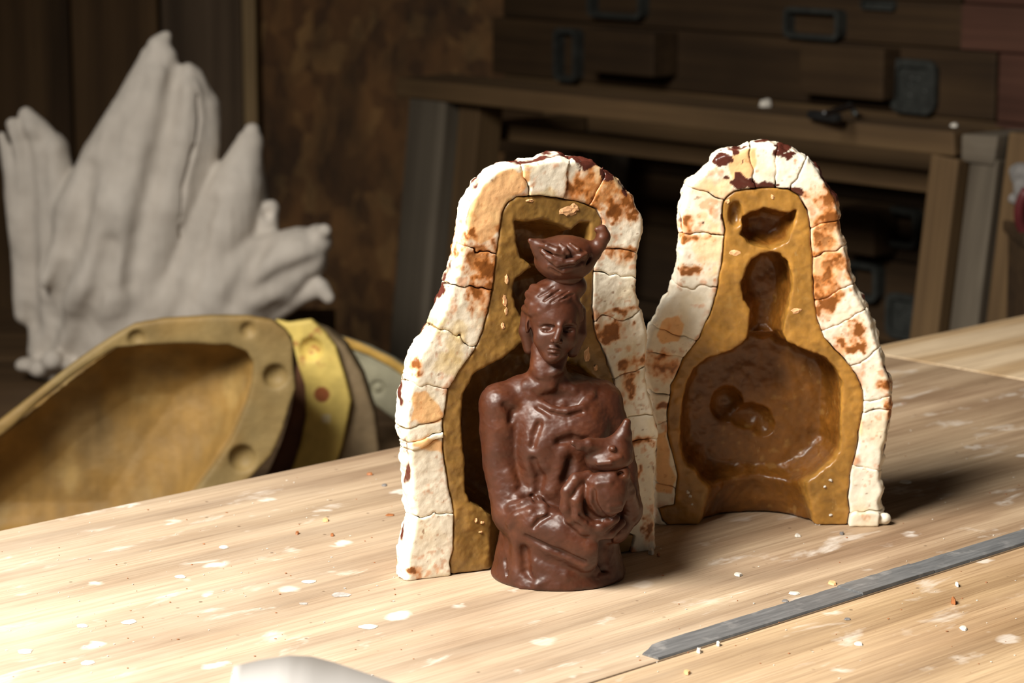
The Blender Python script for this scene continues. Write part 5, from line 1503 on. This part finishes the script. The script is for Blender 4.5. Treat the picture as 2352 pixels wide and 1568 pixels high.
for px, py, rx, ry in ((1687, 582, 14, 9), (1829, 714, 12, 7), (1877, 556, 7, 8), (1672, 462, 6, 6), (1775, 452, 5, 6), (1580, 1130, 5, 4), (1586, 1140, 4, 5), (1908, 1103, 5, 4), (1895, 1118, 4, 3), (1590, 1158, 3, 3), (1908, 1183, 5, 3)):
    stuck(m2, px, py, (rx * 0.00026, ry * 0.00026, 0.0007), M_peach if py < 800 else M_chip, w=0.0006)
# plaster toe that broke away under the right side of the empty half
u0, v0 = m2.uv(1950, 1200); u1, v1 = m2.uv(2046, 1182)
sc = Sculpt((u0 - 4, -6, -1), (u1 + 6, 16, 12), 0.5)
sc.tube([(u0 + 3, 1.5, 2.8), ((u0 + u1) / 2, 2, 3.4), (u1 - 3, 3, 3.6)], [2.6, 3.2, 3.2], 1)
sc.ell((u1 - 3.5, 3, 4.0), (3.6, 4, 3.4), 2)
V, Q = sc.mesh(1); nr = normals(V, Q)
V = V + nr * (0.7 * fbm(V, 5, 3, 3))[:, None]
V[:, 2] = np.maximum(V[:, 2], 0.15)
cc = np.concatenate([np.tile(CREAM, (len(V), 1)), np.full((len(V), 1), 0.6)], 1)
link('plaster_toe', np_mesh('plaster_toe', V / 1000, Q, cc), M_plaster, m2.root)

# white sheet curling up in the near foreground
def paper():
    m, nt, b = new_mat('white_paper')
    b.inputs['Base Color'].default_value = (0.46, 0.45, 0.44, 1)
    b.inputs['Roughness'].default_value = 0.7
    v = obj_coord(nt)
    bump(nt, b, noise_tex(nt, v, 30, 3), 0.1, 0.001)
    return m
YP = 1.06
P0 = at_y(537, 1534, YP); 
outline = [(537, 1536), (600, 1521), (665, 1511), (715, 1513), (765, 1526), (830, 1548), (900, 1572), (960, 1594)]
top = [at_y(x, y, YP + 0.03 * (i / 7)) for i, (x, y) in enumerate(outline)]
nu, nv = 22, 16
xs_ = np.linspace(0, 1, nu)
tx = np.array([np.interp(t * 7, np.arange(8), [p[0] for p in top]) for t in xs_]); ty = np.array([np.interp(t * 7, np.arange(8), [p[1] for p in top]) for t in xs_]); tz = np.array([np.interp(t * 7, np.arange(8), [p[2] for p in top]) for t in xs_])
vv = []
for th in (0.0, 0.0006):
    for i in range(nu):
        for j in range(nv):
            q = j / (nv - 1)
            zz_ = tz[i] * (1 - q) ** 2 + 0.0008
            vv.append((tx[i] - 0.02 * q, ty[i] - 0.16 * q - th * 0.5, zz_ + th))
fq = []
idf = lambda s_, i, j: s_ * nu * nv + i * nv + j
for i in range(nu - 1):
    for j in range(nv - 1):
        fq.append((idf(1, i, j), idf(1, i, j + 1), idf(1, i + 1, j + 1), idf(1, i + 1, j)))
        fq.append((idf(0, i, j), idf(0, i + 1, j), idf(0, i + 1, j + 1), idf(0, i, j + 1)))
for i in range(nu - 1):
    for j in (0, nv - 1):
        fq.append((idf(0, i, j), idf(0, i + 1, j), idf(1, i + 1, j), idf(1, i, j)))
for j in range(nv - 1):
    for i in (0, nu - 1):
        fq.append((idf(0, i, j), idf(0, i, j + 1), idf(1, i, j + 1), idf(1, i, j)))
mn = np.array(vv); org = np.array([mn[:, 0].mean(), mn[:, 1].mean(), 0])
o = tag(link('paper_sheet', np_mesh('paper_sheet', mn - org, np.array(fq)), paper()), 'blurred white paper sheet curling up at the lower edge of the photo', 'paper')
o.location = org

# rag bundle and red tube at the right edge, hanging on the stand's end
M_rag = plain_mat('pale_grey_rag', (0.20, 0.19, 0.18), 0.9, var=0.35, nscale=30)
M_red = plain_mat('red_rubber_tube', (0.09, 0.012, 0.014), 0.5, var=0.2)
YR = fp(LF + 0.20, 0.12, 0)[1]
rc = at_y(2384, 425, YR)
rg = Sculpt((-60, -40, -45), (60, 40, 45), 1.6)
for k in range(9):
    r2 = random.Random(k)
    rg.ell((r2.uniform(-22, 30), r2.uniform(-14, 14), r2.uniform(-22, 20)), (r2.uniform(10, 20), 14, r2.uniform(9, 16)), 4)
V, Q = rg.mesh(2); nr = normals(V, Q)
V = V + nr * (4.5 * fbm(V, 16, 3, 3))[:, None]
hook = rc
rag = tag(empty('rag_bundle', rc), 'crumpled pale grey rags at the right edge beside the timber stand', 'rags')
link('cloth', np_mesh('cloth', V / 1000, Q), M_rag, rag)

# red hose loop over the rags, both on an old crate
bm = bmesh.new()
rings = []
n = 26
for i in range(n):
    a = math.radians(150 + 250 * i / (n - 1))
    c = Vector((0.05 * math.cos(a), -0.028 + 0.006 * math.sin(2 * a), 0.045 * math.sin(a)))
    rad = Vector((math.cos(a), 0, math.sin(a)))
    rings.append([bm.verts.new(c + 0.006 * (rad * math.cos(q) + Vector((0, 1, 0)) * math.sin(q))) for q in [2 * math.pi * j / 10 for j in range(10)]])
for p_, q_ in zip(rings[:-1], rings[1:]):
    for j in range(10):
        bm.faces.new((p_[j], p_[(j + 1) % 10], q_[(j + 1) % 10], q_[j])).smooth = True
bm.faces.new(rings[0][::-1]); bm.faces.new(rings[-1])
bmesh.ops.recalc_face_normals(bm, faces=bm.faces[:])
me = bpy.data.meshes.new('red_hose'); bm.to_mesh(me); bm.free()
hose = tag(link('red_hose', me, M_red), 'loop of red rubber hose at the right edge below the rags', 'hose')
hose.location = rc + np.array([0.022, -0.02, -0.02])
crz = float(rc[2] - 0.052)
cr = tag(empty('wooden_crate', (rc[0] + 0.03, rc[1] + 0.02, FLOOR_Z)), 'dark wooden crate under the rags at the right edge', 'crate')
for k in range(5):
    z0 = FLOOR_Z + (crz - FLOOR_Z) * k / 5; z1 = FLOOR_Z + (crz - FLOOR_Z) * (k + 1) / 5
    for sy in (-1, 1):
        slab('slat', (rc[0] - 0.022, rc[1] + 0.02 + sy * 0.075 - 0.008, z0 + 0.004), (rc[0] + 0.218, rc[1] + 0.02 + sy * 0.075 + 0.008, z1 - 0.004), M_flask, None, cr, 0.002)
    for x_ in (rc[0] - 0.014, rc[0] + 0.21):
        slab('slat', (x_ - 0.008, rc[1] - 0.046, z0 + 0.004), (x_ + 0.008, rc[1] + 0.086, z1 - 0.004), M_flask, None, cr, 0.002)
slab('lid', (rc[0] - 0.027, rc[1] - 0.07, crz - 0.003), (rc[0] + 0.223, rc[1] + 0.11, crz + 0.009), M_flask, None, cr, 0.002)
